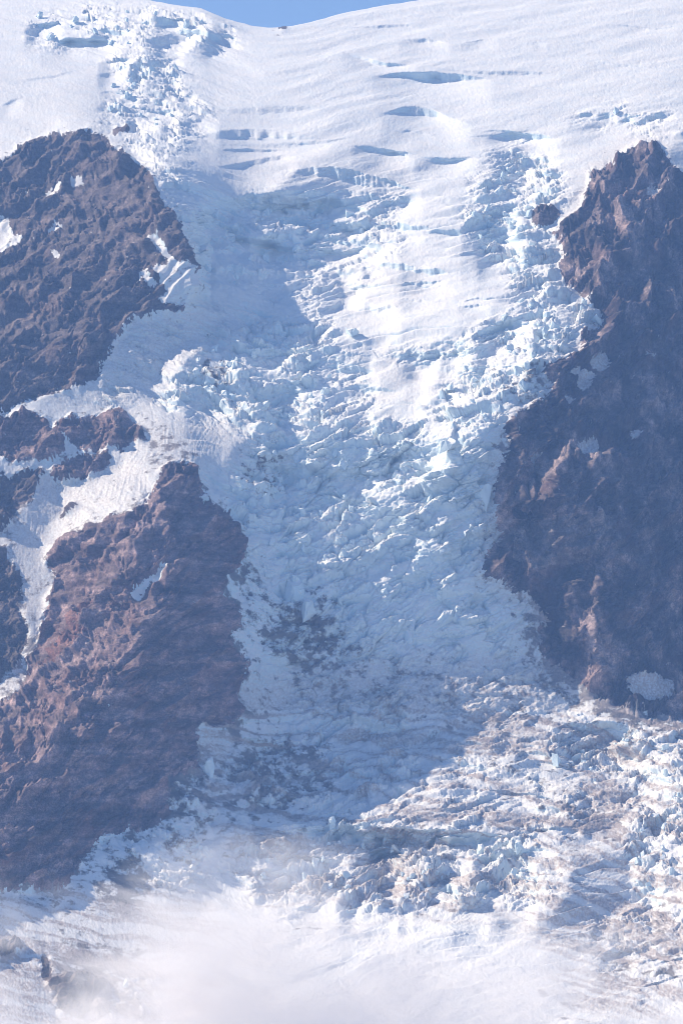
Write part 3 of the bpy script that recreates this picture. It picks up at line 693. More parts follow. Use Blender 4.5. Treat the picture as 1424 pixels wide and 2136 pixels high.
# front apron: the glacier runs on down the valley below the frame, and the ground spreads out round the camera's valley
front = []
for k, (dyb, dzb) in enumerate([(-150, -45), (-500, -150), (-1400, -380), (-2800, -640), (-4600, -760), (-7500, -800)]):
    q = PF[-1].copy(); q[:, 1] = PF[-1][:, 1].mean() + (q[:, 1] - PF[-1][:, 1].mean()) * .5 + dyb; q[:, 2] = PF[-1][:, 2].mean() + (q[:, 2] - PF[-1][:, 2].mean()) * .5 + dzb
    q[:, 0] *= 1 + k * .5; front.append(q)
VG = np.concatenate([VG, np.array(front)], 0)
clsG = np.concatenate([np.zeros((nb, PX.shape[1]), np.int32), cls, np.zeros((len(front), PX.shape[1]), np.int32)], 0)
PYG = np.concatenate([np.full((nb, PX.shape[1]), -100.0), PY, np.full((len(front), PX.shape[1]), 2400.0)], 0)
PXG = np.repeat(cols[None, :], VG.shape[0], 0)
padb = lambda a: np.concatenate([np.zeros((nb, PX.shape[1])), a, np.zeros((len(front), PX.shape[1]))], 0)

# dirt: ash and rock grit on the ice, plus shade painted into a few hollows
dirt = field([
    ([(380, 640), (460, 640), (420, 690), (330, 760), (250, 860), (200, 850), (260, 740)], .1),
    ([(430, 745), (470, 755), (482, 805), (450, 820), (425, 800)], .6),  # shadow holes in the ice, their darkness painted as colour
    ([(520, 940), (590, 930), (600, 1020), (540, 1040), (500, 1000)], .42),  # dark hollow, its shade painted into the ice colour
    ([(490, 1170), (530, 1160), (570, 1260), (680, 1240), (700, 1300), (770, 1380), (720, 1420), (620, 1410), (560, 1370), (530, 1310), (540, 1260), (490, 1250)], .62),
    ([(640, 1400), (780, 1370), (780, 1420), (640, 1450)], .6),
    ([(1030, 790), (1070, 800), (1150, 790), (1130, 830), (1060, 840)], .6),
    ([(1080, 730), (1130, 740), (1130, 800), (1070, 790)], .4),
    ([(1050, 880), (1120, 930), (1180, 950), (1120, 990), (1050, 990)], .7),
    ([(1060, 1210), (1150, 1290), (1110, 1370), (1090, 1320)], .55),
    ([(1080, 1350), (1140, 1380), (1260, 1450), (1424, 1500), (1424, 1530), (1250, 1500), (1180, 1450), (1100, 1390)], .75),
    ([(860, 1520), (1200, 1500), (1424, 1560), (1424, 1640), (1180, 1680), (950, 1650)], .24),
    ([(1150, 1640), (1290, 1690), (1320, 1780), (1250, 1760), (1150, 1740)], .55),
    ([(500, 1680), (700, 1700), (560, 1720), (460, 1740)], .4),
    ([(450, 1730), (700, 1690), (1180, 1700), (1180, 1750), (700, 1720), (500, 1800)], .3),
    ([(340, 1600), (480, 1560), (640, 1600), (620, 1700), (440, 1710), (420, 1790), (280, 1790), (340, 1740)], .5),
    ([(500, 1540), (680, 1540), (700, 1660), (500, 1670)], .62),
    ([(120, 1960), (300, 1980), (340, 2040), (330, 2136), (120, 2136)], .62), ([(-50, 1850), (200, 1850), (260, 1930), (100, 1960), (-50, 1940)], .22), ([(200, 1790), (290, 1780), (330, 1860), (280, 1910), (200, 1880)], .75),  # bottom left: grit by the rocks, plus darkening in place of shade
    ([(1180, 1950), (1424, 1880), (1424, 2050), (1240, 2040)], .38),
    ([(290, 880), (340, 900), (420, 930), (380, 960), (300, 960)], .55),
    ([(480, 1160), (560, 1420), (520, 1480), (480, 1400)], .15),
    ([(640, 1400), (700, 1385), (900, 1375), (1180, 1430), (1190, 1490), (900, 1510), (640, 1470), (480, 1560), (450, 1500)], .38),
], 7, 0.0)
dirt = np.clip(dirt + .55 * blur(rockm, 9) * smooth(900, 1100, PY) + .3 * blur(rockm, 7), 0, 1)
dirt = np.where(patchm > 0, .12, dirt)

dust = field([  # dust on the snow, plus painted shade at the bottom left
    ([(-200, 1000), (100, 960), (240, 930), (330, 870), (520, 870), (500, 960), (330, 985), (300, 1060), (110, 1160), (140, 1250), (80, 1440), (-200, 1600)], .55),
    ([(60, 850), (240, 700), (400, 640), (560, 660), (340, 760), (300, 870), (100, 870)], .5),
    ([(460, 1740), (640, 1690), (860, 1520), (1140, 1500), (1500, 1540), (1500, 2140), (1180, 2100), (1100, 1900), (560, 1900)], .68),
    ([(1180, 1940), (1424, 1860), (1600, 1900), (1600, 2100), (1424, 2080), (1250, 2040)], .8),
    ([(420, 1440), (700, 1380), (1100, 1370), (1200, 1490), (860, 1520), (930, 1640), (460, 1740), (400, 1600)], .65),
    ([(440, 330), (860, 330), (880, 420), (700, 400), (480, 400)], .3),
    ([(720, 760), (900, 740), (940, 820), (780, 870)], .3), ([(680, 530), (900, 520), (960, 640), (720, 700)], .22),
    ([(0, 150), (280, 130), (200, 300), (0, 300)], .15), (R_RIGHT, 1.0), (R_UP, .3), ([(-200, 1860), (450, 1860), (450, 2200), (-200, 2200)], .9), ([(330, 740), (430, 690), (480, 675), (400, 760), (330, 810)], .5),  # the bottom left block paints in the shade missing on that ground
], 14, .06)
flow = (PY - 1500) + .00030 * (PX - 760) ** 2 * np.where(PX > 760, -1, .6) + 18 * fbm(PX / 120, PY / 80, 3, 211)
bands = ridged(flow / 26, PX / 420 + 3, 4, 213, .6)
dust = np.where(PY > 1480, dust * (.35 + 1.5 * smooth(.15, .6, bands)), dust)
dust = np.clip(dust, 0, 1)
dirt = np.clip(dirt + np.where(PY > 1490, .34 * smooth(.42, .7, bands) * (dust > .2), 0), 0, 1)
# ------------------------------------------------------------------ materials
def nt(name):
    m = bpy.data.materials.new(name); m.use_nodes = True
    t = m.node_tree; b = t.nodes['Principled BSDF']
    return m, t, b
def add(t, typ, **kw):
    n = t.nodes.new(typ)
    for k, v_ in kw.items(): setattr(n, k, v_)
    return n
def ramp(t, fac, stops):
    r = add(t, 'ShaderNodeValToRGB'); e = r.color_ramp.elements
    while len(e) < len(stops): e.new(.5)
    for el, (p, col) in zip(e, stops): el.position = p; el.color = (*col, 1) if len(col) == 3 else col
    t.links.new(fac, r.inputs[0]); return r
def noise(t, vec, scale, detail=6, rough=.6):
    n = add(t, 'ShaderNodeTexNoise'); n.inputs['Scale'].default_value = scale; n.inputs['Detail'].default_value = detail; n.inputs['Roughness'].default_value = rough
    t.links.new(vec, n.inputs['Vector']); return n
def mixc(t, fac, a, b, mode='MIX'):
    m = add(t, 'ShaderNodeMix', data_type='RGBA', blend_type=mode)
    for s_, v_ in ((0, fac), (6, a), (7, b)):
        if hasattr(v_, 'links'): t.links.new(v_, m.inputs[s_])
        else: m.inputs[s_].default_value = v_ if s_ == 0 else (*v_, 1)
    return m.outputs[2]
def mth(t, op, a, b=0.0, clamp=False):
    m = add(t, 'ShaderNodeMath', operation=op); m.use_clamp = clamp
    for i, v_ in enumerate((a, b)):
        if hasattr(v_, 'links'): t.links.new(v_, m.inputs[i])
        else: m.inputs[i].default_value = v_
    return m.outputs[0]

def ice_material(name, use_attr=True):
    m, t, b = nt(name)
    pos = add(t, 'ShaderNodeNewGeometry')
    sep = add(t, 'ShaderNodeSeparateXYZ'); t.links.new(pos.outputs['Normal'], sep.inputs[0])
    n1 = noise(t, pos.outputs['Position'], .02, 8, .62); n2 = noise(t, pos.outputs['Position'], .12, 6, .6)
    # steep walls are bare blue ice, flat tops carry snow
    k = mth(t, 'ADD', sep.outputs[2], mth(t, 'MULTIPLY', mth(t, 'SUBTRACT', n2.outputs[0], .5), .5))
    snow = ramp(t, k, [(.22, (.64, .77, .84)), (.42, (.76, .83, .86)), (.62, (.88, .88, .88))])
    tint = ramp(t, n1.outputs[0], [(.35, (.93, .96, .98)), (.6, (1, .985, .97))])
    col = mixc(t, 1.0, snow.outputs[0], tint.outputs[0], 'MULTIPLY')
    if use_attr:
        at = add(t, 'ShaderNodeAttribute', attribute_name='dirt')
        map_ = add(t, 'ShaderNodeMapping'); t.links.new(pos.outputs['Position'], map_.inputs[0]); map_.inputs['Scale'].default_value = (.03, .02, .03)
        n3 = noise(t, map_.outputs[0], 1.0, 9, .68)
        dn = mth(t, 'MULTIPLY', mth(t, 'SUBTRACT', n3.outputs[0], .52), 9.0)
        dd = mth(t, 'ADD', mth(t, 'MULTIPLY', at.outputs['Fac'], 2.5), dn)
        dd = mth(t, 'MULTIPLY', mth(t, 'SUBTRACT', dd, .8), 1.3, True)
        dd = mth(t, 'MULTIPLY', dd, mth(t, 'GREATER_THAN', at.outputs['Fac'], .015))
        dd = mth(t, 'MULTIPLY', dd, .92, True)
        col = mixc(t, dd, col, (.085, .072, .074))
        # faint old dust everywhere
        n4 = noise(t, pos.outputs['Position'], .008, 7, .7)
        old = mth(t, 'MULTIPLY', mth(t, 'SUBTRACT', n4.outputs[0], .52), 1.4, True)
        col = mixc(t, mth(t, 'MULTIPLY', old, .35), col, (.62, .57, .54))
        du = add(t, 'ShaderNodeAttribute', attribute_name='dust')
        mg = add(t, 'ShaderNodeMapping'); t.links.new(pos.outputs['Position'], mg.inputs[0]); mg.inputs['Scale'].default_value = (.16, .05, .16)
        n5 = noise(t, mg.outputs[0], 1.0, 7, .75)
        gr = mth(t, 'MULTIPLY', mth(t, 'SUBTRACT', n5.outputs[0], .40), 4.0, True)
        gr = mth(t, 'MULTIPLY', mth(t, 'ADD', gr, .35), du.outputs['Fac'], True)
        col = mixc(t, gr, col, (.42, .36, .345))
    t.links.new(col, b.inputs['Base Color'])
    b.inputs['Roughness'].default_value = .62
    b.inputs['Specular IOR Level'].default_value = .25
    bump = add(t, 'ShaderNodeBump'); bump.inputs['Strength'].default_value = .9; bump.inputs['Distance'].default_value = 1.6
    nb_ = noise(t, pos.outputs['Position'], .35, 5, .65)
    t.links.new(nb_.outputs[0], bump.inputs['Height']); t.links.new(bump.outputs[0], b.inputs['Normal'])
    return m
M_ICE = ice_material('glacier_ice')

def rock_material(name, c_dark, c_mid, c_warm, red=0.5, rot=-38, msc=(.004, .003, .026), lo_=.32, hi_=.66):
    m, t, b = nt(name)
    pos = add(t, 'ShaderNodeNewGeometry')
    mp = add(t, 'ShaderNodeMapping'); mp.inputs['Rotation'].default_value = (0, math.radians(rot), 0); mp.inputs['Scale'].default_value = msc
    t.links.new(pos.outputs['Position'], mp.inputs[0])
    m2 = add(t, 'ShaderNodeMapping'); m2.inputs['Scale'].default_value = (.05, .016, .05); t.links.new(pos.outputs['Position'], m2.inputs[0])
    n1 = noise(t, mp.outputs[0], 1.0, 8, .62); n2 = noise(t, m2.outputs[0], 1.0, 9, .72); n3 = noise(t, pos.outputs['Position'], .006, 5, .5)
    a = ramp(t, n1.outputs[0], [(lo_, c_dark), ((lo_ + hi_) / 2, c_mid), (hi_, c_warm)])
    g = ramp(t, n2.outputs[0], [(.3, (.45, .45, .48)), (.5, (1, 1, 1)), (.68, (1.9, 1.85, 1.85))])
    col = mixc(t, 1.0, a.outputs[0], g.outputs[0], 'MULTIPLY')
    n6 = noise(t, m2.outputs[0], 6.0, 6, .8)
    g6 = ramp(t, n6.outputs[0], [(.36, (.5, .5, .53)), (.5, (1, 1, 1)), (.64, (1.9, 1.85, 1.85))])
    col = mixc(t, 1.0, col, g6.outputs[0], 'MULTIPLY')
    rf = mth(t, 'MULTIPLY', mth(t, 'SUBTRACT', n3.outputs[0], .5), 4.0, True)
    rf2 = mth(t, 'MULTIPLY', rf, red)
    col = mixc(t, rf2, col, mixc(t, n2.outputs[0], (.12, .045, .035), (.24, .11, .08)))
    # grit caught on ledges is paler; also stands in for skylight on upward faces
    sep = add(t, 'ShaderNodeSeparateXYZ'); t.links.new(pos.outputs['Normal'], sep.inputs[0])
    lg_ = mth(t, 'MULTIPLY', mth(t, 'SUBTRACT', sep.outputs[2], .62), 2.2, True)
    col = mixc(t, mth(t, 'MULTIPLY', lg_, .55), col, (.21, .165, .15))
    t.links.new(col, b.inputs['Base Color'])
    b.inputs['Roughness'].default_value = .9; b.inputs['Specular IOR Level'].default_value = .15
    bump = add(t, 'ShaderNodeBump'); bump.inputs['Strength'].default_value = 1.0; bump.inputs['Distance'].default_value = 3.0
    nb_ = noise(t, m2.outputs[0], 4.5, 6, .75)
    t.links.new(nb_.outputs[0], bump.inputs['Height']); t.links.new(bump.outputs[0], b.inputs['Normal'])
    return m
M_ROCK_UP = rock_material('dark_andesite', (.05, .042, .046), (.10, .083, .085), (.18, .145, .14), .22)
M_ROCK_LOW = rock_material('red_brown_andesite', (.045, .036, .04), (.17, .122, .125), (.34, .25, .245), .55)
M_ROCK_R = rock_material('grey_brown_andesite', (.022, .02, .024), (.095, .075, .077), (.30, .23, .22), .35, -25, (.011, .004, .0075), .38, .62)

M_RED = rock_material('rust_red_rock', (.08, .042, .04), (.16, .082, .072), (.26, .15, .13), .6)
M_SLAB = rock_material('pale_slab_rock', (.07, .06, .062), (.15, .125, .125), (.25, .21, .205), .1, 70, (.02, .004, .003), .35, .65)

# ------------------------------------------------------------------ cut the surveyed face into its objects
NRG, NCG = clsG.shape
vid = np.arange(NRG * NCG).reshape(NRG, NCG)
fc = clsG[:-1, :-1]
fpy = PYG[:-1, :-1]; fpx = PXG[:-1, :-1]
edge1 = np.interp(fpx[5], [-700, 0, 330, 500, 900, 1100, 1200, 2100], [500, 400, 330, 395, 420, 290, 240, 240])
edge2 = np.interp(fpx[5], [-700, 430, 560, 860, 1200, 1424, 2100], [1640, 1560, 1530, 1505, 1490, 1510, 1600])
gully = inpoly(fpx, fpy, [(-700, 1000), (0, 840), (100, 815), (200, 830), (280, 860), (330, 885), (420, 925), (430, 975), (340, 975), (300, 1070), (110, 1160), (140, 1250), (80, 1440), (-700, 1660)])
kind = np.where(fpy < edge1[None, :], -1, np.where(fpy < edge2[None, :], -2, -3))
kind = np.where(gully, -4, kind)
face_cls = np.where(fc > 0, fc, kind)
# parts with a look of their own: (owner, outline, name, label)
PARTS = [
    (3, [(1090, 1060), (1110, 1010), (1140, 975), (1175, 948), (1215, 945), (1262, 978), (1270, 1040), (1230, 1070), (1140, 1082), (1100, 1075)], 'knob', 'brown knob catching the sun'),
    (3, [(1195, 1190), (1285, 1138), (1262, 1180), (1250, 1245), (1240, 1270), (1205, 1310), (1188, 1338), (1182, 1320), (1215, 1250), (1235, 1200), (1215, 1185)], 'rib', 'thin sunlit rib'),
    (3, [(1065, 1110), (1130, 1085), (1230, 1060), (1275, 1070), (1285, 1130), (1230, 1160), (1120, 1190), (1070, 1170)], 'slab', 'pale grey slab with fine vertical cracks'),
    (3, [(1335, 290), (1300, 300), (1215, 370), (1205, 425), (1140, 490), (1160, 560), (1200, 610), (1250, 645), (1265, 600), (1285, 520), (1310, 450), (1330, 420), (1370, 380), (1385, 320)], 'summit_face', 'sunlit brown face under the pointed summit'),
    (2, [(125, 1330), (140, 1272), (190, 1248), (190, 1275), (160, 1300), (190, 1310), (150, 1345), (110, 1385), (75, 1400), (100, 1355)], 'red_band', 'rust red rock band'),
    (2, [(310, 1040), (315, 1005), (345, 960), (385, 955), (425, 985), (432, 1045), (400, 1110), (350, 1100), (345, 1060)], 'peak', 'pointed reddish peak'),
    (2, [(262, 1268), (265, 1230), (300, 1205), (330, 1175), (370, 1160), (385, 1110), (400, 1110), (372, 1185), (350, 1250), (300, 1310), (262, 1340), (225, 1350), (240, 1300)], 'spur', 'pink grey sunlit spur'),
    (1, [(-300, 800), (-300, 660), (0, 580), (60, 600), (110, 600), (165, 590), (215, 540), (245, 525), (262, 550), (210, 600), (150, 650), (110, 700), (40, 720), (10, 800)], 'rib', 'sunlit rusty rib'),
    (1, [(60, 352), (0, 340), (100, 280), (200, 262), (250, 305), (280, 335), (235, 350), (130, 340)], 'summit_cap', 'darker rounded cap'),
    (-2, [(1000, 905), (1050, 880), (1060, 950), (1030, 1005), (1035, 1060), (1048, 1120), (1010, 1150), (1012, 1205), (960, 1190), (950, 1060), (965, 960)], 'ice_cliff', 'smooth blue ice cliff at the right edge'),
    (-3, [(540, 1742), (620, 1724), (700, 1712), (860, 1726), (980, 1730), (1150, 1752), (1150, 1790), (980, 1776), (860, 1766), (700, 1764), (600, 1790), (540, 1775)], 'ice_wall', 'long vertical ice wall'),
]
pqx = np.zeros(fc.shape); pqy = np.full(fc.shape, -999.0)
pqx[nb:nb + NR - 1] = QX[:-1, :-1]; pqy[nb:nb + NR - 1] = QY[:-1, :-1]
face_cls = face_cls[:fc.shape[0]].copy()
for k, (own, poly, nm, lab) in enumerate(PARTS):
    m = inpoly(pqx, pqy, poly) & (face_cls == own)
    face_cls[m] = 200 + k
Vflat = VG.reshape(-1, 3)
dirt_shade_f = padb(dirt).ravel(); dust_shade_f = padb(dust).ravel()

def build(name, mask, mat, thick=0.0):
    f = np.argwhere(mask)
    if len(f) == 0: return None
    a = vid[f[:, 0], f[:, 1]]; q = np.stack([a, a + NCG, a + NCG + 1, a + 1], 1)
    u, inv = np.unique(q.ravel(), return_inverse=True)
    co = Vflat[u]; q = inv.reshape(-1, 4)
    cen = co.mean(0)
    me = bpy.data.meshes.new(name)
    me.vertices.add(len(co)); me.vertices.foreach_set('co', (co - cen).astype(np.float32).ravel())
    me.loops.add(q.size); me.loops.foreach_set('vertex_index', q.astype(np.int32).ravel())
    me.polygons.add(len(q)); me.polygons.foreach_set('loop_start', np.arange(0, q.size, 4, dtype=np.int32))
    for an, av in (('dirt', dirt_shade_f), ('dust', dust_shade_f)):
        at = me.attributes.new(an, 'FLOAT', 'POINT'); at.data.foreach_set('value', av[u].astype(np.float32))
    me.update(calc_edges=True)
    me.materials.append(mat)
    o = bpy.data.objects.new(name, me); scene.collection.objects.link(o)
    o.location = cen.tolist()
    return o

def props(o, **kw):
    for k, v_ in kw.items(): o[k] = v_
    return o

owner = {}
props(build('snowfield', face_cls == -1, M_ICE), kind='structure', label='smooth sunlit snowfield with thin crevasses under the blue sky')
owner[-2] = props(build('glacier_icefall', face_cls == -2, M_ICE), kind='structure', label='steep shattered icefall between the rock buttresses')
owner[-3] = props(build('lower_glacier', face_cls == -3, M_ICE), kind='structure', label='flatter crevassed glacier below the icefall')
props(build('snow_gully', face_cls == -4, M_ICE), kind='structure', label='grooved snow gully narrowing between the left rocks')
for i, (nm, poly, lab, cat) in enumerate(ROCKS):
    mat = M_ROCK_R if nm == 'rock_cliff' else (M_ROCK_LOW if i in (1, 3, 4, 5) else M_ROCK_UP)
    o = build(nm, face_cls == i + 1, mat)
    if o:
        owner[i + 1] = o
        props(o, label=lab, category=cat)
        if nm == 'rock_outcrop': o['group'] = 'rocks showing through the snow and ice'
for k, (own, poly, nm, lab) in enumerate(PARTS):
    mat = M_ICE if own < 0 else (M_RED if nm == 'red_band' else (M_SLAB if nm == 'slab' else (M_ROCK_UP if own == 1 else (M_ROCK_R if own == 3 else M_ROCK_LOW))))
    o = build(nm, face_cls == 200 + k, mat)
    if o:
        w_ = o.location.copy(); o.parent = owner[own]; o.location = w_ - owner[own].location
        o['label'] = lab
for i, (poly, lab) in enumerate(PATCH):
    o = build('snow_patch', fc == 101 + i, M_ICE)
    if o: props(o, label=lab, category='snow patch', group='old snow patches lying on the rock')

# ------------------------------------------------------------------ single ice blocks and boulders
def hull_mesh(name, rnd, sx_, sy_, sz_, n, jag):
    import bmesh
    bm = bmesh.new()
    for _ in range(n):
        z = rnd.uniform(-.5, .5)
        k = 1 - .45 * max(0, z) * jag
        a = rnd.uniform(0, 2 * math.pi); r = rnd.uniform(.7, 1.0)
        bm.verts.new((math.cos(a) * r * .5 * sx_ * k, math.sin(a) * r * .5 * sy_ * k, z * sz_ + rnd.uniform(-.05, .05)))
    res = bmesh.ops.convex_hull(bm, input=bm.verts)
    bmesh.ops.delete(bm, geom=[g for g in res['geom_interior'] if isinstance(g, bmesh.types.BMVert)], context='VERTS')
    bmesh.ops.subdivide_edges(bm, edges=bm.edges[:], cuts=1, use_grid_fill=True)
    for v_ in bm.verts:
        v_.co += Vector((rnd.uniform(-1, 1), rnd.uniform(-1, 1), rnd.uniform(-1, 1))) * .055
    bmesh.ops.recalc_face_normals(bm, faces=bm.faces)
    me = bpy.data.meshes.new(name); bm.to_mesh(me); bm.free()
    return me

rnd = random.Random(5)
ICE_M = ice_material('serac_ice', False)
serac_meshes = []
for k in range(16):
    me = hull_mesh('serac', rnd, rnd.uniform(.8, 1.3), rnd.uniform(.7, 1.1), rnd.uniform(.9, 1.6), rnd.choice([11, 13, 16]), rnd.uniform(.2, 1.2))
    me.materials.append(ICE_M); serac_meshes.append(me)
M_BOULD = rock_material('pale_boulder_rock', (.16, .13, .13), (.26, .215, .21), (.38, .32, .31), .15)
bould = []
for k in range(8):
    me = hull_mesh('boulder', rnd, 1.2, .9, .8, 14, .6); me.materials.append(M_BOULD if k % 3 else M_ROCK_LOW); bould.append(me)
def col_at(x): return int(np.argmin(np.abs(cols - x)))
def row_at(j, y): return int(np.clip(round((y - skyline[j]) / STEP), 0, NR - 1))
def place(me, nm, x, y, size, stretch=1.0, sink=.2, tilt=.35):
    j = col_at(x); i = row_at(j, y)
    p = PF[i, j]; n = N[i, j]
    o = bpy.data.objects.new(nm, me); scene.collection.objects.link(o)
    s_ = size * Y0[i, j] / FPX
    o.scale = (s_, s_, s_ * stretch)
    o.rotation_euler = (rnd.uniform(-tilt, tilt), rnd.uniform(-tilt, tilt), rnd.uniform(0, 6.28))
    o.location = (p + np.array([0, 0, 1]) * s_ * stretch * (.5 - sink) * .6 + n * s_ * (.5 - sink) * .6).tolist()
    return o
# notable single blocks
for x, y, s_, st, lab in [
    (693, 1722, 17, 1.5, 'tallest bright white ice tower standing at the lip of the lower ice cliff'),
    (617, 1238, 52, 1.0, 'big pale rectangular ice block in the dark debris left of the icefall centre'),
    (640, 1285, 34, 1.3, 'long leaning ice slab just below the big pale rectangular block'),
    (735, 1075, 16, 1.3, 'small bright block on the brink above two dark crevasse slots'),
    (945, 945, 46, .9, 'large sunlit ice fin at the upper end of the right ice cliff'),
    (1005, 1040, 44, 1.5, 'tall ice pillar split off the right ice cliff by a dark crack'),
    (735, 700, 30, 1.0, 'square ice tower casting a shadow above the left icefall'),
    (590, 700, 26, .9, 'bright knobbly ice block on the crest at the top of the left icefall'),
    (262, 2058, 16, 1.1, 'small bright ice point in the gap of the cloud at the bottom left'),
    (432, 1612, 34, 1.4, 'pale leaning ice wedge between the lower left rock and the shaded glacier'),
    (1000, 1775, 24, 1.2, 'block with a flat top and dark crack in the lower ice cliff'),
    (1082, 1775, 20, 1.3, 'pointed white ice fin right of the flat topped cracked block'),
    (1160, 1590, 22, 1.0, 'sunlit ice wedge at the right under the long level ice wall'),
    (108, 82, 22, .9, 'roundish ice block on the left slope of the snow dome near the top edge'),
    (1285, 235, 20, .8, 'small ice block on the crest right above the pointed right summit'),
    (1245, 668, 22, 1.2, 'white ice tip overhanging the brow of the shaded right wall')]:
    o = place(rnd.choice(serac_meshes), 'serac', x, y, s_, st, .3, .15)
    props(o, label=lab, category='ice block', group='ice blocks of the icefall')
AREAS = [
    (([(60, 40), (200, 15), (420, 35), (440, 95), (240, 95), (80, 95)]), 16, (9, 18), 'ice block in the jumble on the snow dome at top left'),
    (([(230, 150), (330, 120), (390, 150), (440, 240), (340, 265), (225, 255)]), 26, (8, 18), 'ice block in the narrow jumble above the rounded left summit'),
    (([(410, 430), (560, 410), (800, 430), (800, 490), (560, 560), (420, 590)]), 24, (10, 22), 'ice block in the shaded steps beside the upper left rock'),
    (([(970, 450), (1050, 340), (1150, 330), (1160, 430), (1100, 500), (1160, 560), (1060, 620), (1000, 520)]), 30, (9, 22), 'sunlit ice block in the broken strip below the right summit'),
    (([(1080, 600), (1240, 640), (1200, 740), (1120, 820), (1040, 860), (960, 900), (900, 860), (960, 780), (1020, 690)]), 42, (9, 22), 'sunlit ice block on the brow beside the shaded right wall'),
    (([(360, 820), (420, 740), (520, 690), (700, 750), (700, 880), (480, 880)]), 34, (10, 24), 'ice block in the hollow at the left shoulder of the icefall'),
    (([(460, 1000), (600, 920), (900, 950), (930, 1040), (700, 1080), (520, 1110)]), 34, (10, 24), 'ice block on the broken brink at the middle of the icefall'),
    (([(540, 1130), (1000, 1120), (1000, 1200), (1050, 1330), (760, 1360), (560, 1260)]), 30, (9, 22), 'shaded ice block on the steep face of the icefall'),
    (([(520, 1800), (700, 1750), (1100, 1760), (1120, 1850), (800, 1900), (560, 1870)]), 40, (9, 22), 'sunlit ice block in the rubble under the lower ice cliff'),
    (([(1150, 1510), (1400, 1530), (1400, 1620), (1180, 1640)]), 16, (9, 20), 'ice block on the lit terrace right of the lower glacier'),
    (([(1330, 1720), (1420, 1650), (1420, 1860), (1330, 1850)]), 14, (10, 22), 'lumpy ice block by the right edge of the lower glacier'),
]
def scatter(items, meshes, nm, cat, sink_, onrock, tilt):
    for poly, cnt, (s0, s1), lab in items:
        xs = [p[0] for p in poly]; ys = [p[1] for p in poly]; made = []
        while len(made) < cnt:
            x = rnd.uniform(min(xs), max(xs)); y = rnd.uniform(min(ys), max(ys))
            if not inpoly(np.array([x]), np.array([y]), poly)[0]: continue
            j = col_at(x); i = row_at(j, y)
            if (cls[i, j] == 0) == onrock: continue
            sz_ = s0 + (s1 - s0) * rnd.random() ** 1.6
            o = place(rnd.choice(meshes), nm, x, y, sz_, rnd.uniform(.7, 1.3), rnd.uniform(*sink_), tilt)
            made.append([x, y, sz_, o, None])
        mx = sorted(m_[0] for m_ in made)[len(made) // 2]; my = sorted(m_[1] for m_ in made)[len(made) // 2]
        for key, word in ((lambda m_: -m_[2], 'largest'), (lambda m_: m_[2], 'smallest'), (lambda m_: m_[0], 'leftmost'), (lambda m_: -m_[0], 'rightmost'), (lambda m_: m_[1], 'topmost'), (lambda m_: -m_[1], 'lowest')):
            free = [m_ for m_ in made if m_[4] is None]
            min(free, key=key)[4] = word
        for m_ in made:
            grp = lab.replace(cat, cat + 's', 1)
            if m_[4] is None:
                q_ = lambda v_, lst: 0 if v_ < lst[len(lst) // 3] else (1 if v_ < lst[2 * len(lst) // 3] else 2)
                zs = sorted(a_[2] for a_ in made); xs_ = sorted(a_[0] for a_ in made); ys_ = sorted(a_[1] for a_ in made)
                m_[4] = ('small', 'mid-sized', 'big')[q_(m_[2], zs)] + ' ' + ('upper', 'middle', 'lower')[q_(m_[1], ys_)] + ' ' + ('left', 'central', 'right')[q_(m_[0], xs_)]
            props(m_[3], label=m_[4] + ' ' + lab, category=cat, group=grp)
scatter(AREAS, serac_meshes, 'serac', 'ice block', (.3, .5), False, .4)
RB = [([(130, 1250), (330, 1180), (300, 1280), (220, 1430), (60, 1520), (60, 1440)], 75, (3.5, 11), 'boulder on the sunlit flank of the lower left buttress'),
      ([(130, 880), (240, 865), (290, 900), (200, 930)], 18, (3.5, 10), 'boulder on the rubbly shelf above the snow gully'),
      ([(20, 380), (260, 420), (330, 500), (200, 600), (40, 560)], 90, (3, 8), 'boulder on the dark upper left rock buttress'),
      ([(0, 620), (120, 600), (230, 560), (160, 720), (0, 780)], 30, (3, 9), 'boulder on the rusty rib of the upper left buttress'),
      ([(1230, 380), (1330, 330), (1300, 450), (1250, 560), (1190, 500)], 34, (3, 8), 'boulder on the sunlit face under the right summit')]
scatter(RB, bould, 'boulder', 'boulder', (.3, .45), True, .5)

# ------------------------------------------------------------------ air
def vol_box(name, lo, hi, mat):
    import bmesh
    bm = bmesh.new(); bmesh.ops.create_cube(bm, size=1.0)
    me = bpy.data.meshes.new(name); bm.to_mesh(me); bm.free()
    o = bpy.data.objects.new(name, me); scene.collection.objects.link(o)
    o.scale = [b_ - a_ for a_, b_ in zip(lo, hi)]; o.location = [(a_ + b_) / 2 for a_, b_ in zip(lo, hi)]
    me.materials.append(mat); return o
if HAZE:
    m = bpy.data.materials.new('haze_air'); m.use_nodes = True; t = m.node_tree
    t.nodes.remove(t.nodes['Principled BSDF'])
    pv = t.nodes.new('ShaderNodeVolumePrincipled')
    pv.inputs['Color'].default_value = (.26, .48, 1.0, 1)
    pv.inputs['Density'].default_value = 3.1e-5
    pv.inputs['Anisotropy'].default_value = 0.1
    t.links.new(pv.outputs[0], t.nodes['Material Output'].inputs['Volume'])
    lo = VG.reshape(-1, 3).min(0) - 20; hi = VG.reshape(-1, 3).max(0) + 20
    lo[1] = min(lo[1], -300)
    o = vol_box('haze', lo.tolist(), hi.tolist(), m); o['kind'] = 'stuff'

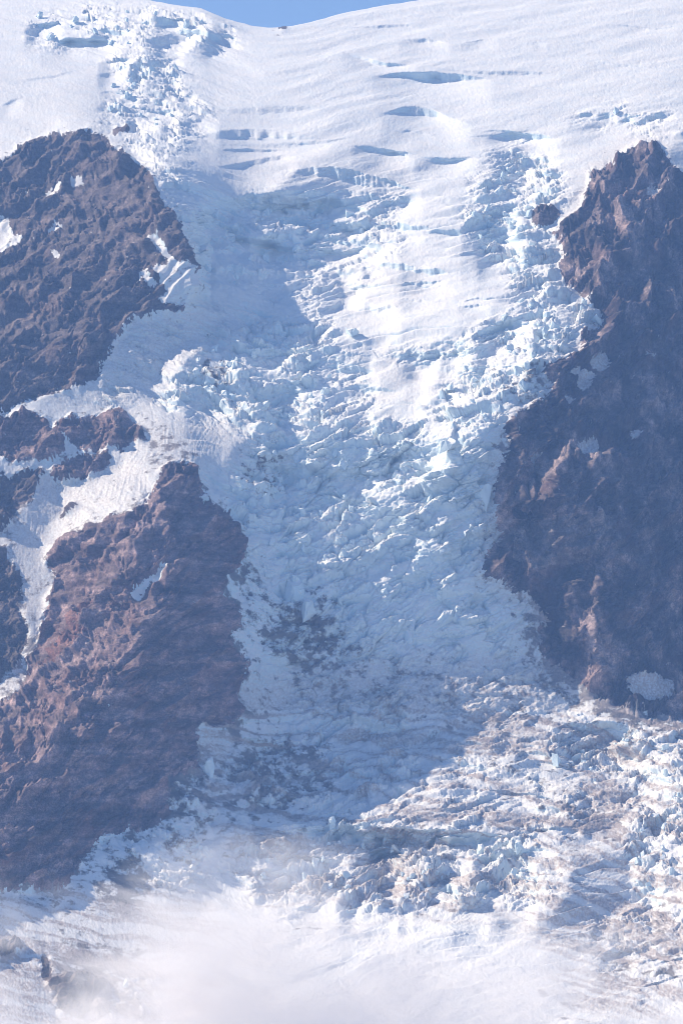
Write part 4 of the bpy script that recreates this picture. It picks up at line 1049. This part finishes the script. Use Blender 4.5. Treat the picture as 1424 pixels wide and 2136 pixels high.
# ------------------------------------------------------------------ cloud in front of the foot of the glacier
def cloud(name, lab, centre_px, Y, size, dens, seed, soft, nscale):
    import bmesh
    bm = bmesh.new(); bmesh.ops.create_icosphere(bm, subdivisions=4, radius=1.0)
    rs = random.Random(seed)
    from mathutils import noise as mn
    for v_ in bm.verts:
        q = v_.co.normalized()
        v_.co = q * (1 + .22 * mn.fractal(q * 1.8 + Vector((seed, 0, 0)), 1.0, 2.0, 3))
    me = bpy.data.meshes.new(name); bm.to_mesh(me); bm.free()
    for p_ in me.polygons: p_.use_smooth = True
    o = bpy.data.objects.new(name, me); scene.collection.objects.link(o)
    c_ = to_world(np.array(float(centre_px[0])), np.array(float(centre_px[1])), np.array(float(Y)))
    o.location = c_.tolist()
    k = Y / FPX
    o.scale = (size[0] * k, size[2], size[1] * k)
    m = bpy.data.materials.new(name + '_vapour'); m.use_nodes = True; t = m.node_tree
    t.nodes.remove(t.nodes['Principled BSDF'])
    pv = t.nodes.new('ShaderNodeVolumePrincipled')
    pv.inputs['Color'].default_value = (.955, .935, .935, 1)
    pv.inputs['Anisotropy'].default_value = .0
    tc = add(t, 'ShaderNodeTexCoord'); geo = add(t, 'ShaderNodeNewGeometry')
    ln = add(t, 'ShaderNodeVectorMath', operation='LENGTH'); t.links.new(tc.outputs['Object'], ln.inputs[0])
    mpc = add(t, 'ShaderNodeMapping'); mpc.inputs['Scale'].default_value = (nscale * .75, nscale, nscale * 1.25); mpc.inputs['Rotation'].default_value = (0, .35, 0); t.links.new(geo.outputs['Position'], mpc.inputs[0])
    nz = noise(t, mpc.outputs[0], 1.0, 9, .62); nz.inputs['Distortion'].default_value = .7
    nz2 = mth(t, 'MULTIPLY', mth(t, 'SUBTRACT', nz.outputs[0], .5), 4.4)
    f = mth(t, 'SUBTRACT', mth(t, 'ADD', nz2, soft), ln.outputs[1])
    f = mth(t, 'MULTIPLY', f, 1.5, True)
    f = mth(t, 'POWER', f, 1.6)
    # fade to nothing well inside the shell
    fe = mth(t, 'MULTIPLY', mth(t, 'SUBTRACT', .88, ln.outputs[1]), 5.0, True)
    f = mth(t, 'MULTIPLY', mth(t, 'MULTIPLY', f, fe), dens)
    t.links.new(f, pv.inputs['Density'])
    t.links.new(pv.outputs[0], t.nodes['Material Output'].inputs['Volume'])
    me.materials.append(m)
    o['kind'] = 'stuff'; o['label'] = lab; o['category'] = 'cloud'
    return o
if CLOUD:
    cloud('cloud_bank', 'soft white cloud bank spreading over the foot of the glacier', (830, 2260), 5050, (1100, 460, 280), .0068, 3, .98, .0042)
    cloud('cloud_wisp', 'pale puff of cloud rising in front of the shaded lower left rock', (490, 2060), 5000, (480, 430, 240), .0062, 9, .86, .0052)
    cloud('cloud_wisp', 'ragged cloud shred at the bottom left corner', (-20, 2110), 4950, (420, 360, 200), .004, 14, .78, .0065)
